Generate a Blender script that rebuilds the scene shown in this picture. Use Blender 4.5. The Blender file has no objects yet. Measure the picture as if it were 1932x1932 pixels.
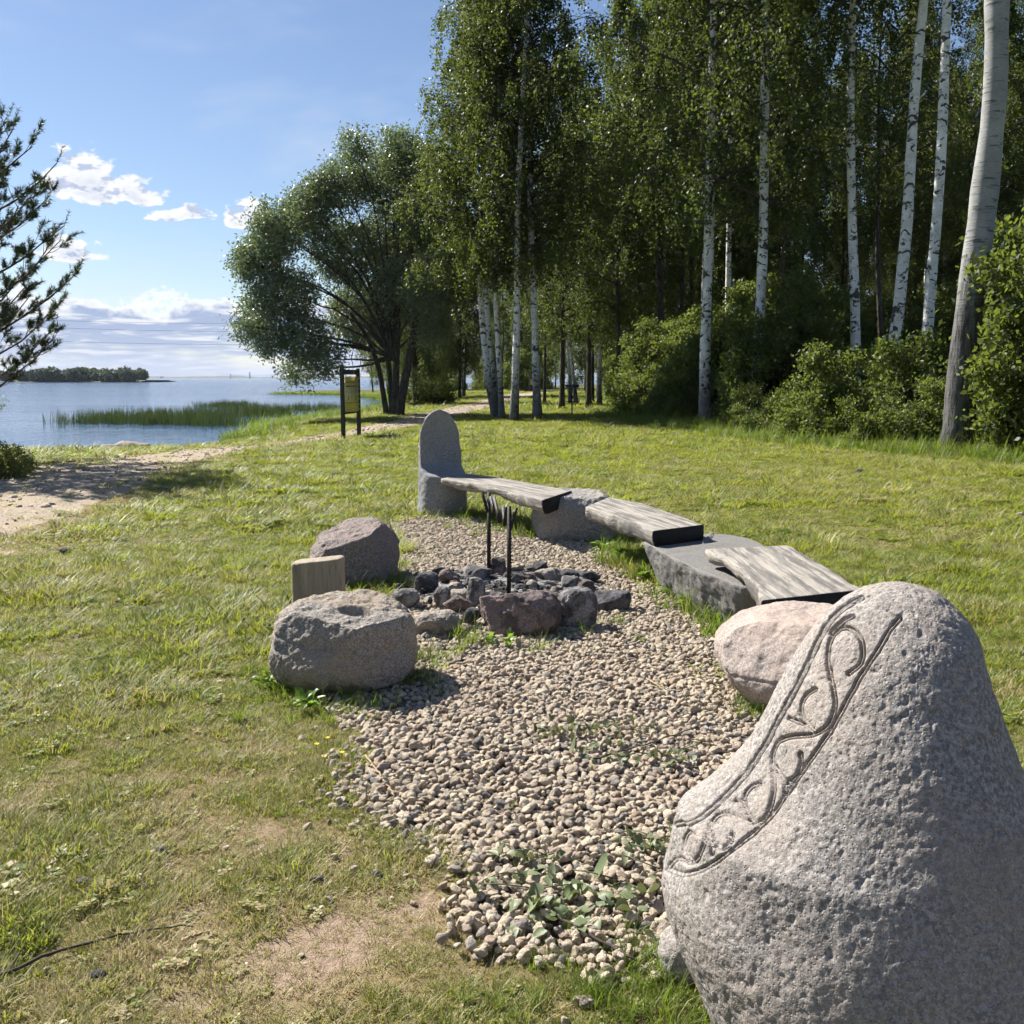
import bpy, math, random
import numpy as np
from mathutils import Vector, Matrix

# ---------------------------------------------------------------- camera, world, sun, exposure
scene = bpy.context.scene
FOC, CEN, PITCH, EYE = 1879.0, 966.0, math.radians(7.66), 1.6     # focal length and centre in 1932-unit picture units
SUN_DIR = Vector((0.77, -0.62, -0.92)).normalized()               # the way the light travels
cam_d = bpy.data.cameras.new('camera')
cam_d.lens = 36.0 * FOC / (2 * CEN)
cam_d.clip_start, cam_d.clip_end = 0.05, 30000
cam = bpy.data.objects.new('camera', cam_d)
scene.collection.objects.link(cam)
cam.location = (0, 0, EYE)
cam.rotation_euler = (math.pi / 2 - PITCH, 0, 0)
scene.camera = cam

SKY_STRENGTH, SUN_STRENGTH, EXPOSURE = 0.05, 5.0, 1.2
world = bpy.data.worlds.new('World')
scene.world = world
world.use_nodes = True


class NT:
    """small helper for writing node trees"""
    def __init__(self, tree):
        self.t = tree
        tree.nodes.clear()

    def n(self, kind, ins=None, **props):
        nd = self.t.nodes.new(kind)
        for k, v in props.items():
            setattr(nd, k, v)
        for k, v in (ins or {}).items():
            self.put(nd.inputs[k], v)
        return nd

    def put(self, sock, v):
        if isinstance(v, bpy.types.NodeSocket):
            self.t.links.new(v, sock)
        elif isinstance(v, bpy.types.Node):
            self.t.links.new(v.outputs[0], sock)
        else:
            if isinstance(v, (tuple, list)) and len(v) == 3 and sock.type == 'RGBA':
                v = (*v, 1)
            sock.default_value = v

    def math(self, op, a, b=0.0, c=None, clamp=False):
        nd = self.t.nodes.new('ShaderNodeMath')
        nd.operation, nd.use_clamp = op, clamp
        self.put(nd.inputs[0], a)
        self.put(nd.inputs[1], b)
        if c is not None:
            self.put(nd.inputs[2], c)
        return nd.outputs[0]

    def mix(self, fac, a, b, mode='MIX'):
        nd = self.t.nodes.new('ShaderNodeMix')
        nd.data_type, nd.blend_type = 'RGBA', mode
        self.put(nd.inputs[0], fac)
        self.put(nd.inputs[6], a)
        self.put(nd.inputs[7], b)
        return nd.outputs[2]

    def step(self, v, lo, hi, a=0.0, b=1.0):
        nd = self.t.nodes.new('ShaderNodeMapRange')
        nd.interpolation_type = 'SMOOTHSTEP'
        self.put(nd.inputs[0], v)
        for i, x in enumerate((lo, hi, a, b)):
            self.put(nd.inputs[i + 1], x)
        return nd.outputs[0]

    def noise(self, vec, scale, detail=4.0, rough=0.55, dist=0.0, lac=2.0):
        nd = self.n('ShaderNodeTexNoise', {'Scale': scale, 'Detail': detail, 'Roughness': rough, 'Distortion': dist, 'Lacunarity': lac})
        if vec is not None:
            self.put(nd.inputs['Vector'], vec)
        return nd.outputs[0]

    def vec(self, v, mul=(1, 1, 1), add=(0, 0, 0)):
        nd = self.n('ShaderNodeMapping')
        self.put(nd.inputs[0], v)
        nd.inputs['Location'].default_value = add
        nd.inputs['Scale'].default_value = mul
        return nd.outputs[0]


def build_world():
    w = NT(world.node_tree)
    sky = w.n('ShaderNodeTexSky', sky_type='NISHITA', sun_disc=False)
    sky.sun_elevation = math.asin(-SUN_DIR.z)
    sky.sun_rotation = math.atan2(-SUN_DIR.x, -SUN_DIR.y)
    sky.air_density, sky.dust_density, sky.ozone_density = 1.0, 0.25, 2.2
    tc = w.n('ShaderNodeTexCoord')
    sep = w.n('ShaderNodeSeparateXYZ', {0: tc.outputs['Generated']})
    x, y, z = sep.outputs
    az = w.math('MULTIPLY', w.math('ARCTAN2', x, y), 180 / math.pi)            # degrees to the side of the view
    el = w.math('MULTIPLY', w.math('ARCSINE', z), 180 / math.pi)
    cmb = w.n('ShaderNodeCombineXYZ', {0: az, 1: el, 2: 0.0}).outputs[0]
    warp = w.n('ShaderNodeTexNoise', {'Vector': cmb, 'Scale': 0.55, 'Detail': 2.0}).outputs[1]
    wv = w.n('ShaderNodeVectorMath', {0: warp, 1: (0.5, 0.5, 0.5)}, operation='SUBTRACT').outputs[0]
    wv = w.n('ShaderNodeVectorMath', {0: wv, 'Scale': 1.1}, operation='SCALE').outputs[0]
    pw = w.n('ShaderNodeVectorMath', {0: cmb, 1: wv}, operation='ADD').outputs[0]
    sp = w.n('ShaderNodeSeparateXYZ', {0: pw}).outputs

    def puff(vec, mul, det=4.0):
        return w.noise(w.vec(vec, mul), 1.0, det, 0.58)

    # single fair-weather clouds, flat below and heaped above: (azimuth, elevation of base, half width, height)
    dens = None
    for a0, e0, hw, hh, st in ((-22.6, 9.25, 2.0, 2.3, 1.0), (-20.2, 9.3, 1.9, 1.2, 1.0), (-17.6, 8.35, 1.9, .8, .9), (-14.4, 8.3, 1.3, 1.3, 1.0), (-23.6, 6.2, 1.9, 1.1, 1.0),
                               (-32.5, 8.9, 3.0, 2.0, 1.0), (-44, 7.5, 3.6, 2.2, 1.0), (31, 8.4, 3.0, 1.9, 1.0), (47, 9.6, 3.2, 1.6, 1.0), (70, 7.8, 4, 2.2, 1.0), (-90, 9.0, 6, 2.2, 1.0), (130, 8.5, 6, 2.3, 1.0)):
        dx = w.math('DIVIDE', w.math('SUBTRACT', sp[0], a0), hw)
        dy = w.math('SUBTRACT', sp[1], e0)
        up = w.math('DIVIDE', w.math('MAXIMUM', dy, 0.0), hh)
        dn = w.math('DIVIDE', w.math('MINIMUM', dy, 0.0), hh * 0.22)
        r2 = w.math('ADD', w.math('MULTIPLY', dx, dx), w.math('ADD', w.math('MULTIPLY', up, up), w.math('MULTIPLY', dn, dn)))
        g = w.math('MULTIPLY', w.math('SUBTRACT', 1.0, r2), st)
        dens = g if dens is None else w.math('MAXIMUM', dens, g)
    dens = w.math('MAXIMUM', dens, -1.0)
    nz = puff(cmb, (0.75, 1.25, 1))
    cum = w.math('ADD', w.math('MULTIPLY', dens, 0.6), w.math('MULTIPLY', w.math('SUBTRACT', nz, 0.5), 2.0))
    m1 = w.step(cum, 0.02, 0.3)
    # the bank of cloud low over the horizon all round
    lay = w.noise(w.vec(cmb, (0.16, 1.15, 1), (3.3, 0.4, 0)), 1.0, 5.0, 0.6, 0.3)
    lay_up = w.noise(w.vec(cmb, (0.16, 1.15, 1), (3.3, 0.75, 0)), 1.0, 3.0, 0.6, 0.3)
    top = w.noise(w.vec(cmb, (0.34, 0.5, 1), (7.7, 0, 0)), 1.0, 5.0, 0.6)
    edge = w.math('ADD', 4.3, w.math('MULTIPLY', w.math('SUBTRACT', top, 0.5), 5.4))
    bank = w.step(w.math('SUBTRACT', edge, el), -0.05, 0.35)
    bank = w.math('MULTIPLY', bank, w.step(w.math('SUBTRACT', lay, w.math('MULTIPLY', w.step(el, 1.0, 4.5), -0.16)), 0.3, 0.52))
    # thin high veil
    veil = w.noise(w.vec(cmb, (0.05, 0.14, 1), (1.2, 4.0, 0)), 1.0, 4.0, 0.62, 0.6)
    m3 = w.math('MULTIPLY', w.step(veil, 0.50, 0.75), 0.45)
    rim = w.step(w.math('SUBTRACT', edge, el), 0.15, 1.1)
    relief = w.step(w.math('SUBTRACT', lay, lay_up), 0.0, 0.14)
    white = (9.2, 9.2, 9.3, 1)
    grey = (2.9, 3.7, 5.9, 1)
    nz_up = puff(w.vec(cmb, (1, 1, 1), (-0.3, 0.35, 0)), (0.75, 1.25, 1), 3.0)
    sh1 = w.math('ADD', w.step(cum, 0.3, 1.0, 0.0, 0.4), w.step(w.math('SUBTRACT', nz_up, nz), -0.02, 0.12, 0.0, 0.7), clamp=True)
    c1 = w.mix(sh1, white, grey)
    c2 = w.mix(w.math('MULTIPLY', rim, w.math('SUBTRACT', 1.0, w.math('MULTIPLY', relief, 0.75))), white, grey)
    hz = w.step(el, 0.0, 2.6, 0.55, 0.0)                                        # low clouds fade into the far air
    c2 = w.mix(hz, c2, (3.9, 4.7, 6.9, 1))
    lp = w.mix(1.0, sky.outputs[0], (0.93, 0.95, 1.03, 1), 'MULTIPLY')
    c = w.mix(m3, lp, (6.2, 6.8, 8.0, 1))
    c = w.mix(w.math('MULTIPLY', bank, 0.9), c, c2)
    c = w.mix(w.math('MULTIPLY', m1, 0.96), c, c1)
    bg = w.n('ShaderNodeBackground', {'Color': c, 'Strength': SKY_STRENGTH})
    out = w.n('ShaderNodeOutputWorld')
    w.put(out.inputs[0], bg)


build_world()
world.cycles.sampling_method = 'NONE'      # a smooth sky without sun disc needs no light map
sun_d = bpy.data.lights.new('sun', 'SUN')
sun_d.energy, sun_d.angle, sun_d.color = SUN_STRENGTH, math.radians(0.53), (1.0, 0.955, 0.88)
sun = bpy.data.objects.new('sun', sun_d)
scene.collection.objects.link(sun)
sun.rotation_euler = SUN_DIR.to_track_quat('-Z', 'Y').to_euler()
sun.location = (-20, 20, 30)
scene.view_settings.view_transform = 'Standard'
scene.view_settings.look = 'None'
scene.view_settings.exposure = EXPOSURE
scene.view_settings.gamma = 1.0
scene.view_settings.use_curve_mapping = False
cy = scene.cycles
cy.max_bounces, cy.diffuse_bounces, cy.glossy_bounces, cy.transmission_bounces, cy.transparent_max_bounces = 4, 2, 2, 3, 4
cy.caustics_reflective = cy.caustics_refractive = False
cy.sample_clamp_indirect = 6.0
cy.use_denoising = True
cy.use_adaptive_sampling, cy.adaptive_threshold = True, 0.04
scene.render.film_transparent = False

# ---------------------------------------------------------------- helpers
rng = np.random.default_rng(7)
random.seed(7)
COL = scene.collection


def _hash(ix, iy, iz, seed):
    h = (ix.astype(np.int64) * 374761393 + iy.astype(np.int64) * 668265263 + iz.astype(np.int64) * 2147483647 + seed * 974634777) & 0xFFFFFFFF
    h = ((h ^ (h >> 13)) * 1274126177) & 0xFFFFFFFF
    h = ((h ^ (h >> 16)) * 2246822519) & 0xFFFFFFFF
    return ((h ^ (h >> 15)) & 0xFFFFFF) / float(0xFFFFFF) * 2 - 1


def vnoise(p, seed=0):
    f = np.floor(p)
    t = p - f
    t = t * t * t * (t * (t * 6 - 15) + 10)
    i = f.astype(np.int64)
    r = 0
    for a in (0, 1):
        wa = t[:, 0] if a else 1 - t[:, 0]
        for b in (0, 1):
            wb = t[:, 1] if b else 1 - t[:, 1]
            for c in (0, 1):
                wc = t[:, 2] if c else 1 - t[:, 2]
                r = r + wa * wb * wc * _hash(i[:, 0] + a, i[:, 1] + b, i[:, 2] + c, seed)
    return r


def fbm(p, scale=1.0, octaves=4, seed=0, gain=0.5):
    p = np.asarray(p, float) * scale
    r, a, tot = 0, 1.0, 0
    for o in range(octaves):
        r = r + a * vnoise(p + 17.3 * o, seed + o * 13)
        tot += a
        a *= gain
        p = p * 2.03
    return r / tot * 1.6


def fbm2(x, y, scale=1.0, octaves=4, seed=0):
    x, y = np.broadcast_arrays(np.asarray(x, float), np.asarray(y, float))
    p = np.stack([x.ravel(), y.ravel(), np.full(x.size, 0.37)], 1)
    return fbm(p, scale, octaves, seed).reshape(x.shape)


def sstep(x, lo, hi):
    t = np.clip((x - lo) / (hi - lo), 0, 1)
    return t * t * (3 - 2 * t)


def smin(a, b, k):
    h = np.clip(0.5 + 0.5 * (b - a) / k, 0, 1)
    return b * (1 - h) + a * h - k * h * (1 - h)


def mesh(name, v, f, mat=None, smooth=True, attrs=None, mat_idx=None):
    """v (N,3), f (M,3) or (M,4) array or a list of both"""
    me = bpy.data.meshes.new(name)
    v = np.ascontiguousarray(v, np.float32)
    fs = f if isinstance(f, list) else [f]
    fs = [np.ascontiguousarray(a, np.int32) for a in fs if len(a)]
    idx = np.concatenate([a.ravel() for a in fs])
    tot = np.concatenate([np.full(len(a), a.shape[1], np.int32) for a in fs])
    start = np.concatenate([[0], np.cumsum(tot)[:-1]]).astype(np.int32)
    me.vertices.add(len(v))
    me.vertices.foreach_set('co', v.ravel())
    me.loops.add(len(idx))
    me.loops.foreach_set('vertex_index', idx)
    me.polygons.add(len(tot))
    me.polygons.foreach_set('loop_start', start)
    me.update(calc_edges=True)
    me.validate()
    if smooth:
        me.polygons.foreach_set('use_smooth', np.ones(len(me.polygons), bool))
    for k, a in (attrs or {}).items():
        at = me.attributes.new(k, 'FLOAT', 'POINT')
        at.data.foreach_set('value', np.ascontiguousarray(a, np.float32))
    if mat is not None:
        for m in (mat if isinstance(mat, (list, tuple)) else [mat]):
            me.materials.append(m)
    if mat_idx is not None:
        me.polygons.foreach_set('material_index', np.ascontiguousarray(mat_idx, np.int32))
    return me


def obj(name, me, parent=None, loc=None, rotz=0.0, scale=None):
    o = bpy.data.objects.new(name, me)
    COL.objects.link(o)
    if parent is not None:
        o.parent = parent
    if loc is not None:
        o.location = loc
    if rotz:
        o.rotation_euler[2] = rotz
    if scale is not None:
        o.scale = scale if hasattr(scale, '__len__') else (scale,) * 3
    return o


def tag(o, label=None, cat=None, group=None, kind=None):
    if label:
        o['label'] = label
    if cat:
        o['category'] = cat
    if group:
        o['group'] = group
    if kind:
        o['kind'] = kind
    return o


def thing(name, label, cat, loc=(0, 0, 0), rotz=0.0, group=None, scale=None):
    o = obj(name, None, None, loc, rotz, scale)
    o.empty_display_size = 0.2
    return tag(o, label, cat, group)


def ray(u, v):
    dx, dv = (u - CEN) / FOC, (v - CEN) / FOC
    return np.array([dx, math.cos(PITCH) - dv * math.sin(PITCH), -math.sin(PITCH) - dv * math.cos(PITCH)])


def on_plane(u, v, z=0.0):
    d = ray(u, v)
    t = (z - EYE) / d[2]
    return np.array([d[0] * t, d[1] * t, z])


def at_depth(u, v, y):
    d = ray(u, v)
    t = y / d[1]
    return np.array([d[0] * t, y, EYE + d[2] * t])


def resample(pts, n):
    pts = np.asarray(pts, float)
    s = np.concatenate([[0], np.cumsum(np.linalg.norm(np.diff(pts, axis=0), axis=1))])
    t = np.linspace(0, s[-1], n)
    return np.stack([np.interp(t, s, pts[:, k]) for k in range(pts.shape[1])], 1)


def smooth_line(pts, n, it=2):
    pts = np.asarray(pts, float)
    for _ in range(it):
        q = [pts[0]]
        for a, b in zip(pts[:-1], pts[1:]):
            q += [a * 0.75 + b * 0.25, a * 0.25 + b * 0.75]
        pts = np.array(q + [pts[-1]])
    return resample(pts, n)


def seg_dist(p, line):
    """distance of points p (N,2) to a polyline (M,2)"""
    p = np.asarray(p, float)
    best = np.full(len(p), 1e9)
    for a, b in zip(line[:-1], line[1:]):
        ab = b - a
        t = np.clip(((p - a) @ ab) / max(ab @ ab, 1e-12), 0, 1)
        best = np.minimum(best, np.linalg.norm(p - (a + t[:, None] * ab), axis=1))
    return best


def inside(p, poly):
    p = np.asarray(p, float)
    r = np.zeros(len(p), bool)
    a = poly
    b = np.roll(poly, -1, axis=0)
    for (x1, y1), (x2, y2) in zip(a, b):
        c = (y1 > p[:, 1]) != (y2 > p[:, 1])
        with np.errstate(divide='ignore', invalid='ignore'):
            xi = (x2 - x1) * (p[:, 1] - y1) / (y2 - y1 + 1e-12) + x1
        r ^= c & (p[:, 0] < xi)
    return r


def tube(pts, rad, sides=8, cap=True, flat=None):
    """tube along a polyline; returns verts, quads, (caps as tris)"""
    pts = np.asarray(pts, float)
    n = len(pts)
    rad = np.broadcast_to(np.asarray(rad, float), (n,))
    tg = np.gradient(pts, axis=0)
    tg /= np.linalg.norm(tg, axis=1, keepdims=True) + 1e-12
    ref = np.array([0.0, 0, 1]) if abs(tg[0, 2]) < 0.9 else np.array([1.0, 0, 0])
    v = []
    u = np.cross(tg[0], ref)
    for i in range(n):
        u = u - (u @ tg[i]) * tg[i]
        u /= np.linalg.norm(u) + 1e-12
        w = np.cross(tg[i], u)
        a = np.linspace(0, 2 * np.pi, sides, endpoint=False)
        v.append(pts[i] + rad[i] * (np.cos(a)[:, None] * u + np.sin(a)[:, None] * w))
    v = np.concatenate(v)
    i, k = np.meshgrid(np.arange(n - 1), np.arange(sides), indexing='ij')
    k2 = (k + 1) % sides
    q = np.stack([i * sides + k, i * sides + k2, (i + 1) * sides + k2, (i + 1) * sides + k], -1).reshape(-1, 4)
    if cap:
        v = np.concatenate([v, pts[:1], pts[-1:]])
        c0, c1 = len(v) - 2, len(v) - 1
        k = np.arange(sides)
        k2 = (k + 1) % sides
        q = np.concatenate([q, np.stack([np.full(sides, c0), k2, k, k], 1)[:, [0, 1, 2, 2]][:0]])
        t = np.concatenate([np.stack([np.full(sides, c0), k2, k], 1), np.stack([np.full(sides, c1), (n - 1) * sides + k, (n - 1) * sides + k2], 1)])
        return v, q, t
    return v, q, np.zeros((0, 3), int)


class Bag:
    """gathers pieces of ONE mesh"""
    def __init__(self):
        self.v, self.q, self.t, self.n, self.a = [], [], [], 0, []

    def add(self, v, q=None, t=None, a=0.0):
        self.v.append(np.asarray(v, float))
        if q is not None and len(q):
            self.q.append(np.asarray(q, int) + self.n)
        if t is not None and len(t):
            self.t.append(np.asarray(t, int) + self.n)
        self.a.append(np.broadcast_to(np.asarray(a, float), (len(v),)))
        self.n += len(v)
        return self

    def box(self, c, s, rot=None, a=0.0):
        v = np.array([[x, y, z] for x in (-.5, .5) for y in (-.5, .5) for z in (-.5, .5)]) * np.asarray(s, float)
        if rot is not None:
            v = v @ np.array(rot).T
        return self.add(v + np.asarray(c, float), [[0, 1, 3, 2], [4, 6, 7, 5], [0, 4, 5, 1], [2, 3, 7, 6], [0, 2, 6, 4], [1, 5, 7, 3]], a=a)

    def tube(self, pts, rad, sides=8, a=0.0, cap=True):
        return self.add(*tube(pts, rad, sides, cap), a=a)

    def mesh(self, name, mat, smooth=True):
        fs = []
        if self.q:
            fs.append(np.concatenate(self.q))
        if self.t:
            fs.append(np.concatenate(self.t))
        return mesh(name, np.concatenate(self.v), fs, mat, smooth, {'v': np.concatenate(self.a)})


def ico(sub):
    t = (1 + 5 ** 0.5) / 2
    v = np.array([[-1, t, 0], [1, t, 0], [-1, -t, 0], [1, -t, 0], [0, -1, t], [0, 1, t], [0, -1, -t], [0, 1, -t], [t, 0, -1], [t, 0, 1], [-t, 0, -1], [-t, 0, 1]], float)
    f = np.array([[0, 11, 5], [0, 5, 1], [0, 1, 7], [0, 7, 10], [0, 10, 11], [1, 5, 9], [5, 11, 4], [11, 10, 2], [10, 7, 6], [7, 1, 8], [3, 9, 4], [3, 4, 2], [3, 2, 6], [3, 6, 8], [3, 8, 9], [4, 9, 5], [2, 4, 11], [6, 2, 10], [8, 6, 7], [9, 8, 1]])
    v /= np.linalg.norm(v, axis=1, keepdims=True)
    for _ in range(sub):
        e = np.sort(np.concatenate([f[:, [0, 1]], f[:, [1, 2]], f[:, [2, 0]]]), axis=1)
        ue, inv = np.unique(e, axis=0, return_inverse=True)
        inv = inv.ravel()
        m = v[ue].mean(1)
        m /= np.linalg.norm(m, axis=1, keepdims=True)
        n, k = len(f), len(v)
        a, b, c = inv[:n] + k, inv[n:2 * n] + k, inv[2 * n:] + k
        v = np.concatenate([v, m])
        f = np.concatenate([np.stack([f[:, 0], a, c], 1), np.stack([f[:, 1], b, a], 1), np.stack([f[:, 2], c, b], 1), np.stack([a, b, c], 1)])
    return v, f


ICO = {k: ico(k) for k in (1, 2, 3, 4, 5, 6)}

# ---------------------------------------------------------------- materials
MATS = {}


def material(name):
    m = bpy.data.materials.new(name)
    m.use_nodes = True
    MATS[name] = m
    return m, NT(m.node_tree)


def finish(n, base, rough=0.8, bump=None, bump_d=0.02, bump_s=1.0, spec=0.3, extra=None, metal=0.0):
    p = n.n('ShaderNodeBsdfPrincipled', {'Base Color': base, 'Roughness': rough, 'Specular IOR Level': spec, 'Metallic': metal})
    if bump is not None:
        b = n.n('ShaderNodeBump', {'Height': bump, 'Distance': bump_d, 'Strength': bump_s})
        n.put(p.inputs['Normal'], b)
    o = n.n('ShaderNodeOutputMaterial')
    n.put(o.inputs[0], p)
    return p


def granite(name, light, dark, tint, speck=1.0, pit=1.0, tint_amt=0.5, soot=0.0, seed=0.0):
    m, n = material(name)
    tc = n.n('ShaderNodeTexCoord').outputs['Object']
    tc = n.vec(tc, (1, 1, 1), (seed, seed * 0.7, seed * 1.3))
    g1 = n.noise(tc, 95, 3, 0.7)
    g2 = n.noise(tc, 260, 2, 0.6)
    big = n.noise(tc, 3.2, 5, 0.6)
    mid = n.noise(tc, 14, 5, 0.65)
    c = n.mix(n.step(g1, 0.40, 0.60), dark, light)
    fel = n.n('ShaderNodeSeparateColor', {0: n.n('ShaderNodeTexVoronoi', {'Vector': tc, 'Scale': 110.0}).outputs[1]}).outputs[0]
    c = n.mix(0.55 * speck, c, n.mix(fel, (0.62, 0.58, 0.56), (1.25, 1.22, 1.2)), 'MULTIPLY')
    st = n.noise(tc, 1.9, 6, 0.68)
    c = n.mix(n.step(st, 0.56, 0.70, 0.0, 0.45), c, (0.13, 0.11, 0.09))
    c = n.mix(n.math('MULTIPLY', n.step(big, 0.40, 0.66), tint_amt), c, tint)
    c = n.mix(n.math('MULTIPLY', n.step(g2, 0.60, 0.70), 0.65 * speck), c, (0.03, 0.03, 0.032))
    c = n.mix(n.math('MULTIPLY', n.step(g2, 0.40, 0.30), 0.45 * speck), c, (0.62, 0.6, 0.57))
    c = n.mix(n.step(mid, 0.55, 0.8, 0.0, 0.45), c, n.mix(0.5, dark, (0.1, 0.1, 0.09)))
    li = n.noise(tc, 7.5, 6, 0.7)
    c = n.mix(n.step(li, 0.63, 0.72, 0.0, 0.35), c, (0.34, 0.33, 0.22))
    if soot:
        s = n.noise(tc, 9, 4, 0.6)
        c = n.mix(n.step(s, 0.42, 0.6, 0.0, soot), c, (0.012, 0.012, 0.013))
    vor = n.n('ShaderNodeTexVoronoi', {'Vector': tc, 'Scale': 120.0, 'Randomness': 1.0}).outputs[0]
    h = n.math('ADD', n.math('MULTIPLY', n.noise(tc, 55, 4, 0.65), 0.75), n.math('MULTIPLY', n.step(vor, 0.0, 0.4), 0.25))
    h = n.math('ADD', h, n.math('MULTIPLY', mid, 0.45))
    finish(n, c, 0.85, h, 0.012 * pit, 0.9, 0.25)
    return m


granite('carved_granite', (0.35, 0.325, 0.30), (0.185, 0.172, 0.16), (0.29, 0.245, 0.21), 1.1, 0.5, 0.65)
granite('grey_granite', (0.36, 0.345, 0.32), (0.18, 0.172, 0.165), (0.33, 0.28, 0.23), 1.0, 1.0, 0.5, seed=3.1)
granite('tan_granite', (0.36, 0.33, 0.29), (0.17, 0.155, 0.14), (0.33, 0.255, 0.18), 1.0, 1.3, 0.75, seed=5.7)
granite('brown_granite', (0.30, 0.25, 0.225), (0.14, 0.115, 0.105), (0.26, 0.19, 0.16), 1.0, 1.2, 0.6, seed=9.2)
granite('pink_granite', (0.42, 0.36, 0.32), (0.26, 0.215, 0.19), (0.42, 0.32, 0.26), 0.6, 0.6, 0.6, seed=12.4)
granite('throne_granite', (0.30, 0.305, 0.31), (0.16, 0.165, 0.17), (0.27, 0.27, 0.26), 1.0, 0.7, 0.35, seed=1.9)
granite('dark_slab_stone', (0.215, 0.21, 0.20), (0.135, 0.132, 0.127), (0.18, 0.16, 0.14), 0.3, 0.8, 0.5, seed=7.7)
granite('fire_grey', (0.33, 0.32, 0.315), (0.17, 0.165, 0.165), (0.25, 0.23, 0.22), 0.8, 1.2, 0.5, 0.7, seed=2.2)
granite('fire_brown', (0.28, 0.23, 0.20), (0.13, 0.105, 0.095), (0.24, 0.16, 0.13), 0.7, 1.2, 0.6, 0.6, seed=4.4)
granite('fire_dark', (0.15, 0.15, 0.16), (0.07, 0.07, 0.075), (0.12, 0.11, 0.11), 0.6, 1.2, 0.4, 0.6, seed=6.6)
granite('fire_tan', (0.40, 0.355, 0.30), (0.24, 0.21, 0.175), (0.34, 0.27, 0.21), 0.6, 1.1, 0.5, 0.3, seed=8.8)
granite('fire_purple', (0.27, 0.215, 0.20), (0.125, 0.10, 0.095), (0.24, 0.17, 0.155), 0.7, 1.3, 0.6, 0.55, seed=10.1)


def pebble_mat():
    m, n = material('pebble')
    rnd = n.n('ShaderNodeObjectInfo').outputs['Random']
    r = n.n('ShaderNodeValToRGB', {0: rnd})
    e = r.color_ramp
    cols = [(0, (0.55, 0.48, 0.38)), (0.2, (0.68, 0.61, 0.50)), (0.42, (0.50, 0.43, 0.34)), (0.58, (0.64, 0.56, 0.45)), (0.74, (0.46, 0.37, 0.30)), (0.88, (0.36, 0.33, 0.30)), (0.93, (0.19, 0.19, 0.20)), (0.97, (0.62, 0.57, 0.50)), (1.0, (0.45, 0.33, 0.25))]
    while len(e.elements) < len(cols):
        e.elements.new(0.5)
    for k, (p, c) in enumerate(cols):
        e.elements[k].position = p
        e.elements[k].color = (*c, 1)
    tc = n.n('ShaderNodeTexCoord').outputs['Object']
    g = n.noise(tc, 2.2, 5, 0.65)
    c = n.mix(0.7, r.outputs[0], n.mix(n.step(g, 0.3, 0.7), (0.76, 0.71, 0.64), (1.18, 1.10, 0.99)), 'MULTIPLY')
    finish(n, c, 0.85, n.noise(tc, 5, 4, 0.6), 0.12, 0.6, 0.25)
    return m


pebble_mat()


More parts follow.
